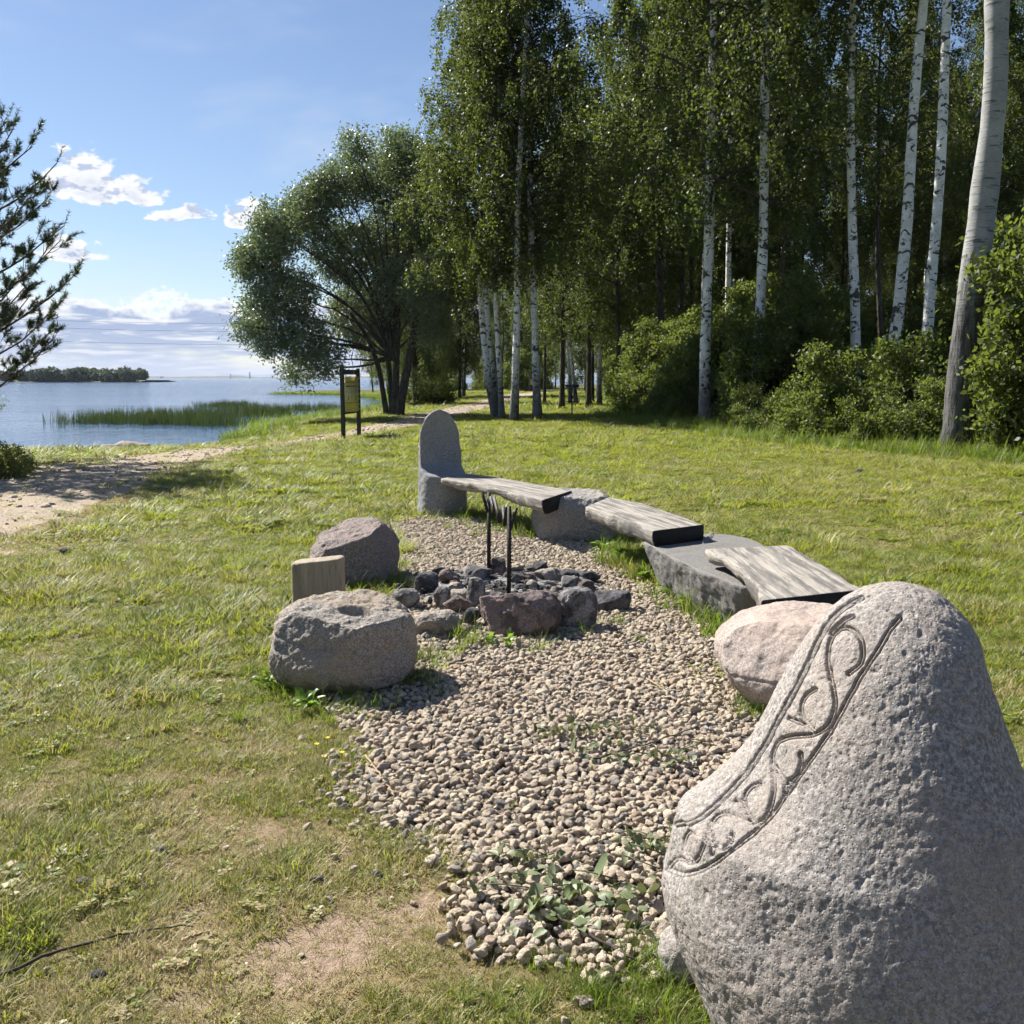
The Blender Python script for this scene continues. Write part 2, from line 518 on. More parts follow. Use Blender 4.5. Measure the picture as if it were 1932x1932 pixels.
def ground_mat():
    m, n = material('ground_soil')
    tc = n.n('ShaderNodeTexCoord').outputs['Object']
    dry = n.n('ShaderNodeAttribute', attribute_name='dry').outputs['Fac']
    n1 = n.noise(tc, 3.0, 6, 0.65)
    n2 = n.noise(tc, 26, 5, 0.7)
    n3 = n.noise(tc, 150, 3, 0.7)
    d = n.math('ADD', dry, n.math('MULTIPLY', n.math('SUBTRACT', n1, 0.5), 0.9))
    green = n.mix(n.step(n2, 0.3, 0.7), (0.055, 0.07, 0.016), (0.15, 0.15, 0.04))
    straw = n.mix(n.step(n2, 0.3, 0.7), (0.19, 0.14, 0.075), (0.33, 0.25, 0.14))
    soil = n.mix(n.step(n2, 0.25, 0.7), (0.29, 0.205, 0.15), (0.40, 0.30, 0.225))
    c = n.mix(n.step(d, 0.12, 0.5), green, straw)
    c = n.mix(n.step(d, 0.52, 0.85), c, soil)
    c = n.mix(0.35, c, n.mix(n3, (0.2, 0.2, 0.2), (1.5, 1.5, 1.5)), 'MULTIPLY')
    finish(n, c, 0.95, n.math('ADD', n2, n.math('MULTIPLY', n3, 0.4)), 0.03, 0.8, 0.1)
    m, n = material('path_dirt')
    tc = n.n('ShaderNodeTexCoord').outputs['Object']
    n1 = n.noise(tc, 1.6, 6, 0.65)
    n2 = n.noise(tc, 18, 5, 0.7)
    v = n.n('ShaderNodeTexVoronoi', {'Vector': tc, 'Scale': 22.0}).outputs[0]
    c = n.mix(n.step(n2, 0.3, 0.7), (0.30, 0.24, 0.18), (0.44, 0.37, 0.29))
    c = n.mix(n.step(n1, 0.48, 0.66, 0, 0.7), c, (0.40, 0.31, 0.22))
    c = n.mix(n.step(v, 0.0, 0.3, 0.3, 0.0), c, (0.5, 0.46, 0.4))
    finish(n, c, 0.95, n.math('ADD', n2, n.step(v, 0.1, 0.4, 0.5, 0.0)), 0.04, 0.9, 0.1)
    m, n = material('gravel_base')
    tc = n.n('ShaderNodeTexCoord').outputs['Object']
    v = n.n('ShaderNodeTexVoronoi', {'Vector': tc, 'Scale': 34.0})
    c = n.mix(n.step(v.outputs[0], 0.1, 0.5), (0.34, 0.29, 0.23), (0.10, 0.085, 0.07))
    finish(n, c, 0.95, n.step(v.outputs[0], 0.0, 0.5, 1, 0), 0.02, 0.9, 0.1)
    m, n = material('fire_ash')
    tc = n.n('ShaderNodeTexCoord').outputs['Object']
    a = n.noise(tc, 5, 6, 0.7)
    b = n.noise(tc, 50, 5, 0.7)
    c = n.mix(n.step(a, 0.45, 0.58), (0.03, 0.028, 0.027), (0.36, 0.35, 0.345))
    c = n.mix(n.step(b, 0.5, 0.7, 0, .8), c, (0.02, 0.02, 0.02))
    finish(n, c, 0.95, b, 0.03, 1.0, 0.1)
    m, n = material('charcoal')
    tc = n.n('ShaderNodeTexCoord').outputs['Object']
    finish(n, n.mix(n.noise(tc, 30, 3), (0.01, 0.01, 0.01), (0.05, 0.048, 0.046)), 0.7, n.noise(tc, 60, 3), 0.01, 0.8, 0.4)


ground_mat()


def water_mat():
    m, n = material('lake_water')
    tc = n.n('ShaderNodeTexCoord').outputs['Object']
    a = n.noise(n.vec(tc, (0.8, 2.6, 1)), 1.0, 4, 0.6, 0.4)
    b = n.noise(n.vec(tc, (0.10, 0.35, 1)), 1.0, 4, 0.6, 0.5)
    chop = n.noise(n.vec(tc, (1.6, 0.16, 1)), 1.0, 2, 0.5, 0.3)
    h = n.math('ADD', n.math('ADD', n.math('MULTIPLY', a, 0.18), n.math('MULTIPLY', b, 0.5)), n.math('MULTIPLY', chop, 0.42))
    yy = n.n('ShaderNodeSeparateXYZ', {0: tc}).outputs[1]
    calm = n.math('MULTIPLY', n.step(n.noise(n.vec(tc, (0.012, 0.05, 1)), 1.0, 3), 0.40, 0.6, 0.55, 1.0), n.step(yy, 40.0, 150.0, 0.22, 1.0))   # choppier away from the sheltered bank
    p = finish(n, (0.035, 0.075, 0.15), 0.10, n.math('MULTIPLY', h, calm), 1.3, 1.0, 0.5)
    p.inputs['IOR'].default_value = 1.33


water_mat()


def leaf_mat(name, lo, hi, thru, trans=0.42, gloss=0.35, rough=0.42, seasonal=0.0, inst=False):
    m, n = material(name)
    v = n.n('ShaderNodeAttribute', attribute_name='v').outputs['Fac']
    rnd = n.n('ShaderNodeObjectInfo').outputs['Random']
    c = n.mix(v, lo, hi)
    hs = n.n('ShaderNodeHueSaturation', {'Color': c, 'Hue': n.math('ADD', 0.478, n.math('MULTIPLY', rnd, 0.04)), 'Value': n.math('ADD', 0.68, n.math('MULTIPLY', rnd, 0.6))})
    c = hs.outputs[0]
    p = n.n('ShaderNodeBsdfPrincipled', {'Base Color': c, 'Roughness': rough, 'Specular IOR Level': gloss})
    t = n.n('ShaderNodeBsdfTranslucent', {'Color': n.mix(v, thru, tuple(x * 1.25 for x in thru))})
    mx = n.n('ShaderNodeMixShader', {0: trans, 1: p.outputs[0], 2: t.outputs[0]})
    n.put(n.n('ShaderNodeOutputMaterial').inputs[0], mx)
    return m


leaf_mat('birch_leaf', (0.028, 0.05, 0.012), (0.065, 0.092, 0.024), (0.15, 0.19, 0.028), 0.36, 0.28, 0.5)
leaf_mat('forest_leaf', (0.028, 0.05, 0.012), (0.065, 0.092, 0.024), (0.14, 0.18, 0.03), 0.36, 0.28, 0.5)
leaf_mat('willow_leaf', (0.075, 0.10, 0.05), (0.23, 0.26, 0.16), (0.16, 0.21, 0.065), 0.36, 0.5, 0.4)
leaf_mat('shrub_leaf', (0.035, 0.065, 0.014), (0.095, 0.125, 0.032), (0.19, 0.235, 0.035), 0.42, 0.3, 0.5)
leaf_mat('shrub_leaf_pale', (0.10, 0.13, 0.035), (0.20, 0.21, 0.07), (0.24, 0.26, 0.05), 0.4, 0.3, 0.5)
leaf_mat('pine_needle', (0.035, 0.055, 0.025), (0.075, 0.095, 0.045), (0.06, 0.09, 0.02), 0.2, 0.4, 0.45)
leaf_mat('reed', (0.03, 0.05, 0.018), (0.065, 0.09, 0.03), (0.06, 0.09, 0.02), 0.3, 0.4, 0.5)
leaf_mat('weed_leaf', (0.06, 0.13, 0.02), (0.13, 0.22, 0.035), (0.24, 0.36, 0.04), 0.42, 0.45, 0.42)
leaf_mat('wilted_leaf', (0.10, 0.13, 0.055), (0.20, 0.22, 0.12), (0.16, 0.18, 0.05), 0.25, 0.4, 0.5)
leaf_mat('petal', (0.75, 0.62, 0.02), (0.85, 0.7, 0.05), (0.7, 0.55, 0.02), 0.3, 0.3, 0.5)
leaf_mat('far_leaf', (0.06, 0.085, 0.06), (0.10, 0.125, 0.085), (0.09, 0.12, 0.06), 0.25, 0.2, 0.6)


def grass_mat(name, a, b, straw, thru, thru_dry, trans=0.45):
    m, n = material(name)
    tint = n.n('ShaderNodeAttribute', attribute_name='tint', attribute_type='INSTANCER').outputs['Fac']
    v = n.n('ShaderNodeAttribute', attribute_name='v').outputs['Fac']
    rnd = n.n('ShaderNodeObjectInfo').outputs['Random']
    g = n.mix(n.math('FRACT', n.math('ADD', v, rnd)), a, b)
    d = n.math('ADD', tint, n.math('MULTIPLY', n.math('SUBTRACT', v, 0.5), 0.9))
    k = n.step(d, 0.35, 0.75)
    c = n.mix(k, g, straw)
    p = n.n('ShaderNodeBsdfPrincipled', {'Base Color': c, 'Roughness': 0.5, 'Specular IOR Level': 0.35})
    t = n.n('ShaderNodeBsdfTranslucent', {'Color': n.mix(k, thru, thru_dry)})
    mx = n.n('ShaderNodeMixShader', {0: trans, 1: p.outputs[0], 2: t.outputs[0]})
    n.put(n.n('ShaderNodeOutputMaterial').inputs[0], mx)


grass_mat('lawn_grass', (0.065, 0.12, 0.016), (0.25, 0.275, 0.05), (0.52, 0.44, 0.25), (0.36, 0.41, 0.035), (0.38, 0.31, 0.13))
grass_mat('tall_grass', (0.08, 0.13, 0.018), (0.15, 0.20, 0.035), (0.32, 0.29, 0.13), (0.22, 0.31, 0.03), (0.26, 0.24, 0.08))


def bark_mats():
    m, n = material('birch_bark')
    tc = n.n('ShaderNodeTexCoord').outputs['Object']
    z = n.n('ShaderNodeSeparateXYZ', {0: tc}).outputs[2]
    rnd = n.n('ShaderNodeObjectInfo').outputs['Random']
    sh = n.n('ShaderNodeCombineXYZ', {0: n.math('MULTIPLY', rnd, 40.0), 1: 0.0, 2: n.math('MULTIPLY', rnd, 70.0)}).outputs[0]
    tc = n.n('ShaderNodeVectorMath', {0: tc, 1: sh}, operation='ADD').outputs[0]
    band = n.noise(n.vec(tc, (3.6, 3.6, 5.6)), 1.0, 4, 0.6, 1.0)
    fine = n.noise(n.vec(tc, (6, 6, 34)), 1.0, 3, 0.6)
    big = n.noise(n.vec(tc, (2, 2, 1.1)), 1.0, 3, 0.5)
    c = n.mix(n.step(n.noise(tc, 4, 4), 0.3, 0.7), (0.60, 0.585, 0.55), (0.78, 0.77, 0.74))
    c = n.mix(n.step(fine, 0.60, 0.68, 0, 0.65), c, (0.16, 0.14, 0.12))
    blk = n.step(n.math('ADD', band, n.math('MULTIPLY', n.math('SUBTRACT', big, 0.5), 0.22)), 0.545, 0.585)
    low = n.step(n.math('ADD', z, n.math('MULTIPLY', n.math('SUBTRACT', band, 0.5), 4.0)), 0.5, 2.6, 1.0, 0.0)
    k = n.math('MAXIMUM', n.math('MULTIPLY', blk, 0.95), n.math('MULTIPLY', low, 0.85))
    c = n.mix(k, c, (0.03, 0.028, 0.026))
    finish(n, c, 0.7, n.math('SUBTRACT', fine, k), 0.02, 0.8, 0.3)
    m, n = material('aspen_bark')
    tc = n.n('ShaderNodeTexCoord').outputs['Object']
    z = n.n('ShaderNodeSeparateXYZ', {0: tc}).outputs[2]
    band = n.noise(n.vec(tc, (2.2, 2.2, 16)), 1.0, 4, 0.6, 0.5)
    fine = n.noise(n.vec(tc, (9, 9, 34)), 1.0, 4, 0.65)
    ver = n.noise(n.vec(tc, (14, 14, 2.6)), 1.0, 4, 0.6, 0.4)
    c = n.mix(n.step(n.noise(tc, 1.3, 5, 0.6), 0.3, 0.7), (0.22, 0.22, 0.21), (0.36, 0.355, 0.34))
    c = n.mix(n.step(band, 0.58, 0.63, 0, 0.8), c, (0.07, 0.066, 0.06))
    c = n.mix(n.step(fine, 0.56, 0.66, 0, 0.4), c, (0.13, 0.125, 0.12))
    low = n.step(n.math('ADD', z, n.math('MULTIPLY', n.math('SUBTRACT', ver, 0.5), 3.0)), 2.4, 4.6, 1.0, 0.0)
    rough = n.mix(n.step(ver, 0.35, 0.6), (0.045, 0.043, 0.042), (0.115, 0.11, 0.107))
    c = n.mix(low, c, rough)
    finish(n, c, 0.8, n.math('ADD', n.math('MULTIPLY', ver, low), n.math('MULTIPLY', band, 0.25)), 0.06, 0.8, 0.25)
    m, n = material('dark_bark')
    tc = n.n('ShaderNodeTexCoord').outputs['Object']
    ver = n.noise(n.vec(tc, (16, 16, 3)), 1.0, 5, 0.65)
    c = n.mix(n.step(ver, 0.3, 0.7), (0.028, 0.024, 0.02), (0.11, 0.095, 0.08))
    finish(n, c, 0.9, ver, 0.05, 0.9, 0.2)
    m, n = material('twig')
    tc = n.n('ShaderNodeTexCoord').outputs['Object']
    finish(n, n.mix(n.noise(tc, 12, 3), (0.04, 0.032, 0.026), (0.10, 0.08, 0.065)), 0.85, None, spec=0.2)
    m, n = material('pine_bark')
    tc = n.n('ShaderNodeTexCoord').outputs['Object']
    v = n.noise(n.vec(tc, (12, 12, 4)), 1.0, 5, 0.65)
    finish(n, n.mix(n.step(v, 0.3, 0.7), (0.05, 0.035, 0.027), (0.17, 0.11, 0.075)), 0.9, v, 0.03, 0.9, 0.2)


bark_mats()


def wood_mats():
    def wood(name, pale, deep, grain_axis_scale, weather, crack):
        m, n = material(name)
        tc = n.n('ShaderNodeTexCoord').outputs['Object']
        g = n.noise(n.vec(tc, grain_axis_scale), 1.0, 6, 0.65, 0.6)
        w = n.noise(n.vec(tc, tuple(1.0 + s * .26 for s in grain_axis_scale)), 1.0, 5, 0.7)
        f = n.noise(n.vec(tc, tuple(s * 3 for s in grain_axis_scale)), 1.0, 4, 0.7)
        c = n.mix(n.step(g, 0.32, 0.66), deep, pale)
        c = n.mix(n.step(w, 0.44, 0.60, 0.0, weather), c, (0.10, 0.095, 0.09))
        c = n.mix(n.step(f, 0.58, 0.70, 0, 0.55), c, (0.05, 0.045, 0.04))
        finish(n, c, 0.8, n.math('ADD', n.math('MULTIPLY', g, crack), n.math('MULTIPLY', f, 0.4)), 0.012, 0.8, 0.25)
    wood('bench_wood', (0.40, 0.36, 0.305), (0.20, 0.185, 0.168), (1.7, 38, 34), 0.8, 1.0)
    wood('log_wood', (0.36, 0.30, 0.225), (0.26, 0.21, 0.155), (26, 26, 2.0), 0.25, 0.6)
    m, n = material('shaded_end_wood')  # near-black colour paints the shade on the plank ends
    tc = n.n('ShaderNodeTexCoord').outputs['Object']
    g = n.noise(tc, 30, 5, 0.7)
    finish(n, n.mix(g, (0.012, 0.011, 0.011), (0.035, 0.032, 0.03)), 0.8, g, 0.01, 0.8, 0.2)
    m, n = material('black_iron')
    tc = n.n('ShaderNodeTexCoord').outputs['Object']
    g = n.noise(tc, 40, 4, 0.7)
    finish(n, n.mix(n.step(g, 0.4, 0.75), (0.012, 0.012, 0.013), (0.06, 0.04, 0.03)), 0.6, g, 0.006, 0.8, 0.5, metal=0.3)
    m, n = material('stained_post')
    tc = n.n('ShaderNodeTexCoord').outputs['Object']
    g = n.noise(n.vec(tc, (40, 40, 4)), 1.0, 4, 0.6)
    finish(n, n.mix(g, (0.016, 0.02, 0.02), (0.04, 0.045, 0.043)), 0.65, g, 0.004, 0.6, 0.35)
    m, n = material('straw_stick')
    tc = n.n('ShaderNodeTexCoord').outputs['Object']
    finish(n, n.mix(n.noise(tc, 30, 3), (0.30, 0.20, 0.10), (0.46, 0.35, 0.2)), 0.8)
    m, n = material('galvanised_steel')
    finish(n, (0.06, 0.06, 0.06), 0.5, metal=0.6)
    m, n = material('far_concrete')
    finish(n, (0.30, 0.30, 0.33), 0.9)
    m, n = material('far_land')
    tc = n.n('ShaderNodeTexCoord').outputs['Object']
    finish(n, n.mix(n.noise(tc, 0.02, 5), (0.045, 0.065, 0.05), (0.07, 0.09, 0.065)), 0.95)
    m, n = material('cable')
    finish(n, (0.06, 0.06, 0.065), 0.6)


wood_mats()

# ---------------------------------------------------------------- the lie of the land
WATER_Z = -0.6
SHORE = np.array([(-400, -120), (-150, -40), (-80, 12), (-40, 26), (-24, 29), (-16.4, 29.3), (-13, 29.8), (-10.6, 30.3), (-10.0, 33), (-10.3, 38.5), (-11.6, 46), (-11.2, 53), (-10.2, 62),
                  (-9.2, 80), (-14, 104), (-22, 128), (-33, 138), (-35.5, 141), (-30, 146), (-12, 160), (6, 240), (60, 420), (300, 900), (900, 1800)], float)
LAKE = np.concatenate([SHORE, [(2500, 9000), (-9000, 9000), (-9000, -4000), (-1500, -1500)]])


def shore_dist(x, y):
    p = np.stack([np.ravel(x), np.ravel(y)], 1)
    d = seg_dist(p, SHORE)
    return np.where(inside(p, LAKE), -d, d).reshape(np.shape(x))


def height(x, y):
    x, y = np.asarray(x, float), np.asarray(y, float)
    d = shore_dist(x, y)
    up = WATER_Z - WATER_Z * (1 - (1 - np.clip(d / 15, 0, 1)) ** 3)
    h = np.where(d < 0, np.maximum(WATER_Z + d * 0.25, -2.2), up)
    far = sstep(np.hypot(x, y), 9, 22)
    h = h + far * 0.05 * fbm2(x, y, 0.12, 3, 5)
    return h + np.where((y > 75) & (d > 0), 0.35 * sstep(-y, -90, -75) * 0, 0)


def on_ground(u, v):
    z = 0.0
    for _ in range(8):
        p = on_plane(u, v, z)
        z = float(height(p[0], p[1]))
    p[2] = z
    return p


PATH = np.array([(-9.5, 4), (-7.6, 9.5), (-7.6, 13), (-7.55, 16.5), (-7.3, 20), (-6.9, 24), (-6.1, 28), (-5.0, 33.5), (-3.7, 41), (-2.6, 54), (-1.2, 72), (0.4, 92), (3.0, 112), (9, 140), (20, 175)], float)
PATH_W = np.array([3.0, 2.7, 2.5, 1.9, 1.0, .75, .7, .9, 1.1, 1.2, 1.3, 1.4, 1.4, 1.5, 1.5])
PATH_S = smooth_line(np.column_stack([PATH, PATH_W]), 260)

GRAVEL = np.array([on_plane(u, v)[:2] for u, v in
                   ((742, 992), (742, 1060), (752, 1110), (700, 1190), (640, 1330), (655, 1365), (650, 1440), (652, 1500), (700, 1560), (745, 1590), (800, 1625), (852, 1660), (850, 1740),
                    (885, 1790), (975, 1815), (1080, 1835), (1180, 1840), (1275, 1822), (1420, 1790), (1500, 1560), (1480, 1330), (1400, 1200), (1330, 1150), (1240, 1115), (1170, 1060), (1110, 1030), (1010, 1010), (940, 990), (860, 975), (790, 972))])


def gravel_inside(x, y):
    """signed distance into the gravel bed with a ragged rim"""
    p = np.stack([np.ravel(x), np.ravel(y)], 1)
    d = seg_dist(p, np.concatenate([GRAVEL, GRAVEL[:1]]))
    d = np.where(inside(p, GRAVEL), d, -d)
    return (d + 0.07 * fbm2(p[:, 0], p[:, 1], 3.5, 3, 3)).reshape(np.shape(x))


def path_inside(x, y):
    p = np.stack([np.ravel(x), np.ravel(y)], 1)
    best = np.full(len(p), -1e9)
    L = PATH_S[::4]
    for a, b in zip(L[:-1], L[1:]):
        ab = b[:2] - a[:2]
        t = np.clip(((p - a[:2]) @ ab) / (ab @ ab), 0, 1)
        dd = np.linalg.norm(p - (a[:2] + t[:, None] * ab), axis=1)
        best = np.maximum(best, a[2] + t * (b[2] - a[2]) - dd)
    return (best + 0.3 * fbm2(p[:, 0], p[:, 1], 0.9, 4, 8)).reshape(np.shape(x))


def dryness(x, y):
    """0 lush .. 1 bare earth"""
    x, y = np.asarray(x, float), np.asarray(y, float)
    r = np.hypot(x, y)
    d = 0.14 + 0.22 * sstep(-r, -7.0, -3.0) + 0.06 * sstep(-r, -3.6, -2.4) * sstep(-x, -0.2, 0.5)
    d = d - 0.14 * sstep(r, 10, 20)
    d = d + 0.17 * np.exp(-((x - 6.0) / 3.5) ** 2 - ((y - 17) / 6.0) ** 2) + 0.12 * np.exp(-((x + 2.5) / 1.6) ** 2 - ((y - 6.4) / 1.6) ** 2)
    d = d + 0.24 * np.exp(-((x + 0.75) / 0.42) ** 2 - ((y - 2.6) / 0.25) ** 2) + 0.16 * np.exp(-((x + 0.95) / .5) ** 2 - ((y - 3.35) / .2) ** 2)
    d = d + 0.30 * np.exp(-(np.minimum(path_inside(x, y), 0) / 0.7) ** 2)
    d = d - 0.25 * np.exp(-((x - 0.5) / .35) ** 2 - ((y - 2.35) / .3) ** 2) - 0.2 * np.exp(-((x + 0.9) / .35) ** 2 - ((y - 4.75) / .3) ** 2)
    return d + 0.12 * fbm2(x, y, 0.5, 3, 21) + 0.15 * fbm2(x, y, 2.2, 3, 22) + 0.12 * fbm2(x, y, 7.0, 2, 23)


# ground sheet
ra = [0.0, 0.4]
while ra[-1] < 6000:
    ra.append(ra[-1] * (1.035 if ra[-1] < 60 else 1.09) + 0.03)
ra = np.array(ra)
th = np.concatenate([np.linspace(-0.62, 0.62, 200), np.linspace(0.62, 2 * np.pi - 0.62, 62)[1:-1]])
R_, T_ = np.meshgrid(ra[1:], th, indexing='ij')
gx, gy = (R_ * np.sin(T_)).ravel(), (R_ * np.cos(T_)).ravel()
gz = height(gx, gy)
gm = (gravel_inside(gx, gy) > 0.12)
gz = gz - 0.02 * gm
nth = len(th)
i, k = np.meshgrid(np.arange(len(ra) - 2), np.arange(nth), indexing='ij')
k2 = (k + 1) % nth
gq = np.stack([i * nth + k, (i + 1) * nth + k, (i + 1) * nth + k2, i * nth + k2], -1).reshape(-1, 4)
gv = np.concatenate([np.stack([gx, gy, gz], 1), [[0, 0, float(height(0., 0.))]]])
kk = np.arange(nth)
gt = np.stack([np.full(nth, len(gv) - 1), kk, (kk + 1) % nth], 1)
tag(obj('ground', mesh('ground', gv, [gq, gt], MATS['ground_soil'], True, {'dry': dryness(gv[:, 0], gv[:, 1])})), kind='structure')

# lake
wv = np.array([[-7000, -7000, WATER_Z], [7000, -7000, WATER_Z], [7000, 7000, WATER_Z], [-7000, 7000, WATER_Z]], float)
tag(obj('lake_water', mesh('lake_water', wv, np.array([[0, 1, 2, 3]]), MATS['lake_water'], False)), kind='structure')


def strip_path():
    L = PATH_S
    tg = np.gradient(L[:, :2], axis=0)
    tg /= np.linalg.norm(tg, axis=1, keepdims=True)
    nr = np.column_stack([-tg[:, 1], tg[:, 0]])
    M = 15
    v = []
    for s in np.linspace(-1, 1, M):
        e = L[:, 2] * (1 + 0.0)
        x = L[:, 0] + nr[:, 0] * e * s
        y = L[:, 1] + nr[:, 1] * e * s
        j = (0.22 * fbm2(x, y, 1.3, 3, 31)) * (abs(s) ** 3)
        x, y = x + nr[:, 0] * j, y + nr[:, 1] * j
        z = height(x, y) + 0.012 - 0.02 * (abs(s) > 0.99) + 0.01 * fbm2(x, y, 2, 2, 4)
        v.append(np.stack([x, y, z], 1))
    v = np.concatenate(v)
    n = len(L)
    a, b = np.meshgrid(np.arange(M - 1), np.arange(n - 1), indexing='ij')
    q = np.stack([a * n + b, a * n + b + 1, (a + 1) * n + b + 1, (a + 1) * n + b], -1).reshape(-1, 4)
    return mesh('dirt_path', v, q[:, ::-1], MATS['path_dirt'])


tag(obj('dirt_path', strip_path()), kind='structure')


def polygon_sheet(name, poly, z, mat, rings=14, n=160, jitter=0.06, crown=0.0):
    loop = resample(np.concatenate([poly, poly[:1]]), n + 1)[:-1]
    c = loop.mean(0)
    v, q = [], []
    for k in range(rings + 1):
        s = k / rings
        p = c + (loop - c) * (1 - s)
        if k < 2:
            p = p + jitter * np.stack([fbm2(p[:, 0], p[:, 1], 4, 3, 1), fbm2(p[:, 0], p[:, 1], 4, 3, 2)], 1)
        v.append(np.column_stack([p, z + crown * s + 0.006 * fbm2(p[:, 0], p[:, 1], 6, 2, 9) - (0.02 if k == 0 else 0)]))
    a, b = np.meshgrid(np.arange(rings), np.arange(n), indexing='ij')
    b2 = (b + 1) % n
    q = np.stack([a * n + b, a * n + b2, (a + 1) * n + b2, (a + 1) * n + b], -1).reshape(-1, 4)
    return mesh(name, np.concatenate(v), q, mat)


tag(obj('gravel_bed', polygon_sheet('gravel_bed', GRAVEL, 0.004, MATS['gravel_base'])), kind='structure')
FIRE_C = on_plane(965, 1112)[:2]
fa = np.linspace(0, 2 * np.pi, 40, endpoint=False)
tag(obj('ash_bed', polygon_sheet('ash_bed', FIRE_C + np.stack([np.cos(fa) * .72, np.sin(fa) * .85], 1), 0.035, MATS['fire_ash'], 10, 90, 0.08, 0.03)), kind='structure')

# ---------------------------------------------------------------- far shore, island, chimneys, wires
def ridge(name, xs, ys, zs, depth, mat, base=WATER_Z - 0.5):
    n = len(xs)
    v = np.concatenate([np.column_stack([xs, ys, np.full(n, base)]), np.column_stack([xs, ys + depth * .3, zs]), np.column_stack([xs, ys + depth * .7, zs]), np.column_stack([xs, ys + depth, np.full(n, base)])])
    a, b = np.meshgrid(np.arange(3), np.arange(n - 1), indexing='ij')
    q = np.stack([a * n + b, a * n + b + 1, (a + 1) * n + b + 1, (a + 1) * n + b], -1).reshape(-1, 4)
    return mesh(name, v, q, mat)


fx = np.linspace(-4500, 1500, 700)
tag(obj('far_shore', ridge('far_shore', fx, np.full(700, 5200.), 9 + 5.0 * fbm2(fx, fx * 0, 0.006, 4, 2) + 1.8 * fbm2(fx, fx * 0, 0.06, 2, 3), 400, MATS['far_land'])), kind='structure')
for k, (u, vt, wd, lab) in enumerate(((435, 705, 6, 'slimmer grey chimney on the far shore of the lake, farther from the willow'), (471, 702, 8, 'taller grey chimney on the far shore of the lake, nearer the willow'), (305, 710, 14, 'squat grey tower on the far shore between the island and the chimneys'))):
    p = at_depth(u, vt, 5100)
    b = Bag()
    hgt = p[2]
    b.tube([(0, 0, -1), (0, 0, hgt * .5), (0, 0, hgt)], [wd * .62, wd * .5, wd * .36], 12)
    if k < 2:
        b.tube([(0, 0, hgt * .93), (0, 0, hgt * .96)], [wd * .5, wd * .5], 12)
    else:
        b.box((0, 0, hgt * .85), (wd * 1.5, wd * 1.2, hgt * .25))
    tag(obj(('chimney', 'chimney', 'water_tower')[k], b.mesh('chimney', MATS['far_concrete']), loc=(p[0], 5100, 0)), lab, 'chimney' if k < 2 else 'tower')

ISLE_Y = 520.0
ix = np.linspace(at_depth(-240, 713, ISLE_Y)[0], at_depth(246, 713, ISLE_Y)[0], 160)
tag(obj('island', ridge('island', ix, np.full(160, ISLE_Y), 0.2 + 2.2 * sstep(-ix, -ix.max(), -ix.max() + 60) + .4 * fbm2(ix, ix * 0, 0.05, 3, 8), 80, MATS['far_land'])), kind='structure')

for k, (v0, v1, sag, lab) in enumerate(((600, 607, 5, 'uppermost thin power cable strung across the cloud bank over the lake'), (612, 625, 5, 'second thin power cable from the top over the lake'), (640, 652, 4, 'lowest thin power cable over the lake, close to the horizon'))):
    a, c = at_depth(-200, v0 - 8, 420), at_depth(900, v1 - 6, 470)
    t = np.linspace(0, 1, 40)[:, None]
    pts = a * (1 - t) + c * t
    pts[:, 2] -= (sag * 4 * t * (1 - t)).ravel() * .6
    b = Bag().tube(pts - pts[0], 0.055, 5)
    tag(obj('power_cable', b.mesh('power_cable', MATS['cable']), loc=pts[0]), lab, 'cable')

# ---------------------------------------------------------------- carved stones
def grid_normals(V):
    du = np.roll(V, -1, axis=1) - np.roll(V, 1, axis=1)
    dv = np.gradient(V, axis=0)
    n = np.cross(du, dv)
    n /= np.linalg.norm(n, axis=2, keepdims=True) + 1e-9
    return n


def grid_faces(nr, nc):
    a, b = np.meshgrid(np.arange(nr - 1), np.arange(nc), indexing='ij')
    b2 = (b + 1) % nc
    return np.stack([a * nc + b, a * nc + b2, (a + 1) * nc + b2, (a + 1) * nc + b], -1).reshape(-1, 4)


def zoom3(z):
    return [((1560 + .6 * a) / 1.32505, (1400 + .6 * b) / 1.32505) for a, b in z]


CARVE_BORDER = [zoom3(l) for l in (
    [(1000, 165), (940, 195), (880, 245), (830, 325), (790, 405), (740, 495), (690, 585), (630, 695), (590, 765), (540, 845), (480, 915), (420, 980), (350, 1045), (280, 1085), (205, 1102)],
    [(1150, 250), (1110, 290), (1070, 360), (1010, 450), (960, 540), (910, 640), (850, 740), (800, 820), (740, 900), (680, 980), (620, 1060), (540, 1140), (450, 1210), (380, 1260), (300, 1300), (230, 1315), (165, 1288)])]
CARVE_VINE = [zoom3(l) for l in (
    [(940, 475), (985, 440), (1000, 380), (990, 320), (950, 285), (900, 290), (870, 330), (852, 400), (858, 470), (875, 540), (886, 600), (875, 660), (840, 710), (790, 732), (720, 735), (655, 748), (628, 775), (614, 830), (620, 900), (625, 960), (610, 1030), (580, 1085), (540, 1095), (490, 1075), (430, 1050), (390, 1052), (360, 1090), (340, 1150), (315, 1215), (285, 1260), (250, 1265), (220, 1240), (190, 1245), (168, 1275)],
    [(960, 240), (915, 265), (870, 310)],
    [(800, 540), (760, 560), (738, 610), (748, 670), (790, 712)], [(690, 662), (742, 682)],
    [(742, 810), (747, 860), (722, 910), (682, 930), (650, 905), (632, 865)], [(672, 930), (675, 975)],
    [(560, 930), (520, 940), (493, 990), (503, 1040), (540, 1085)], [(460, 1000), (500, 1010)],
    [(450, 1140), (442, 1185), (402, 1207), (372, 1177), (358, 1130)], [(365, 1180), (362, 1225)],
    [(295, 1132), (252, 1128), (230, 1170), (240, 1220), (270, 1262)])]


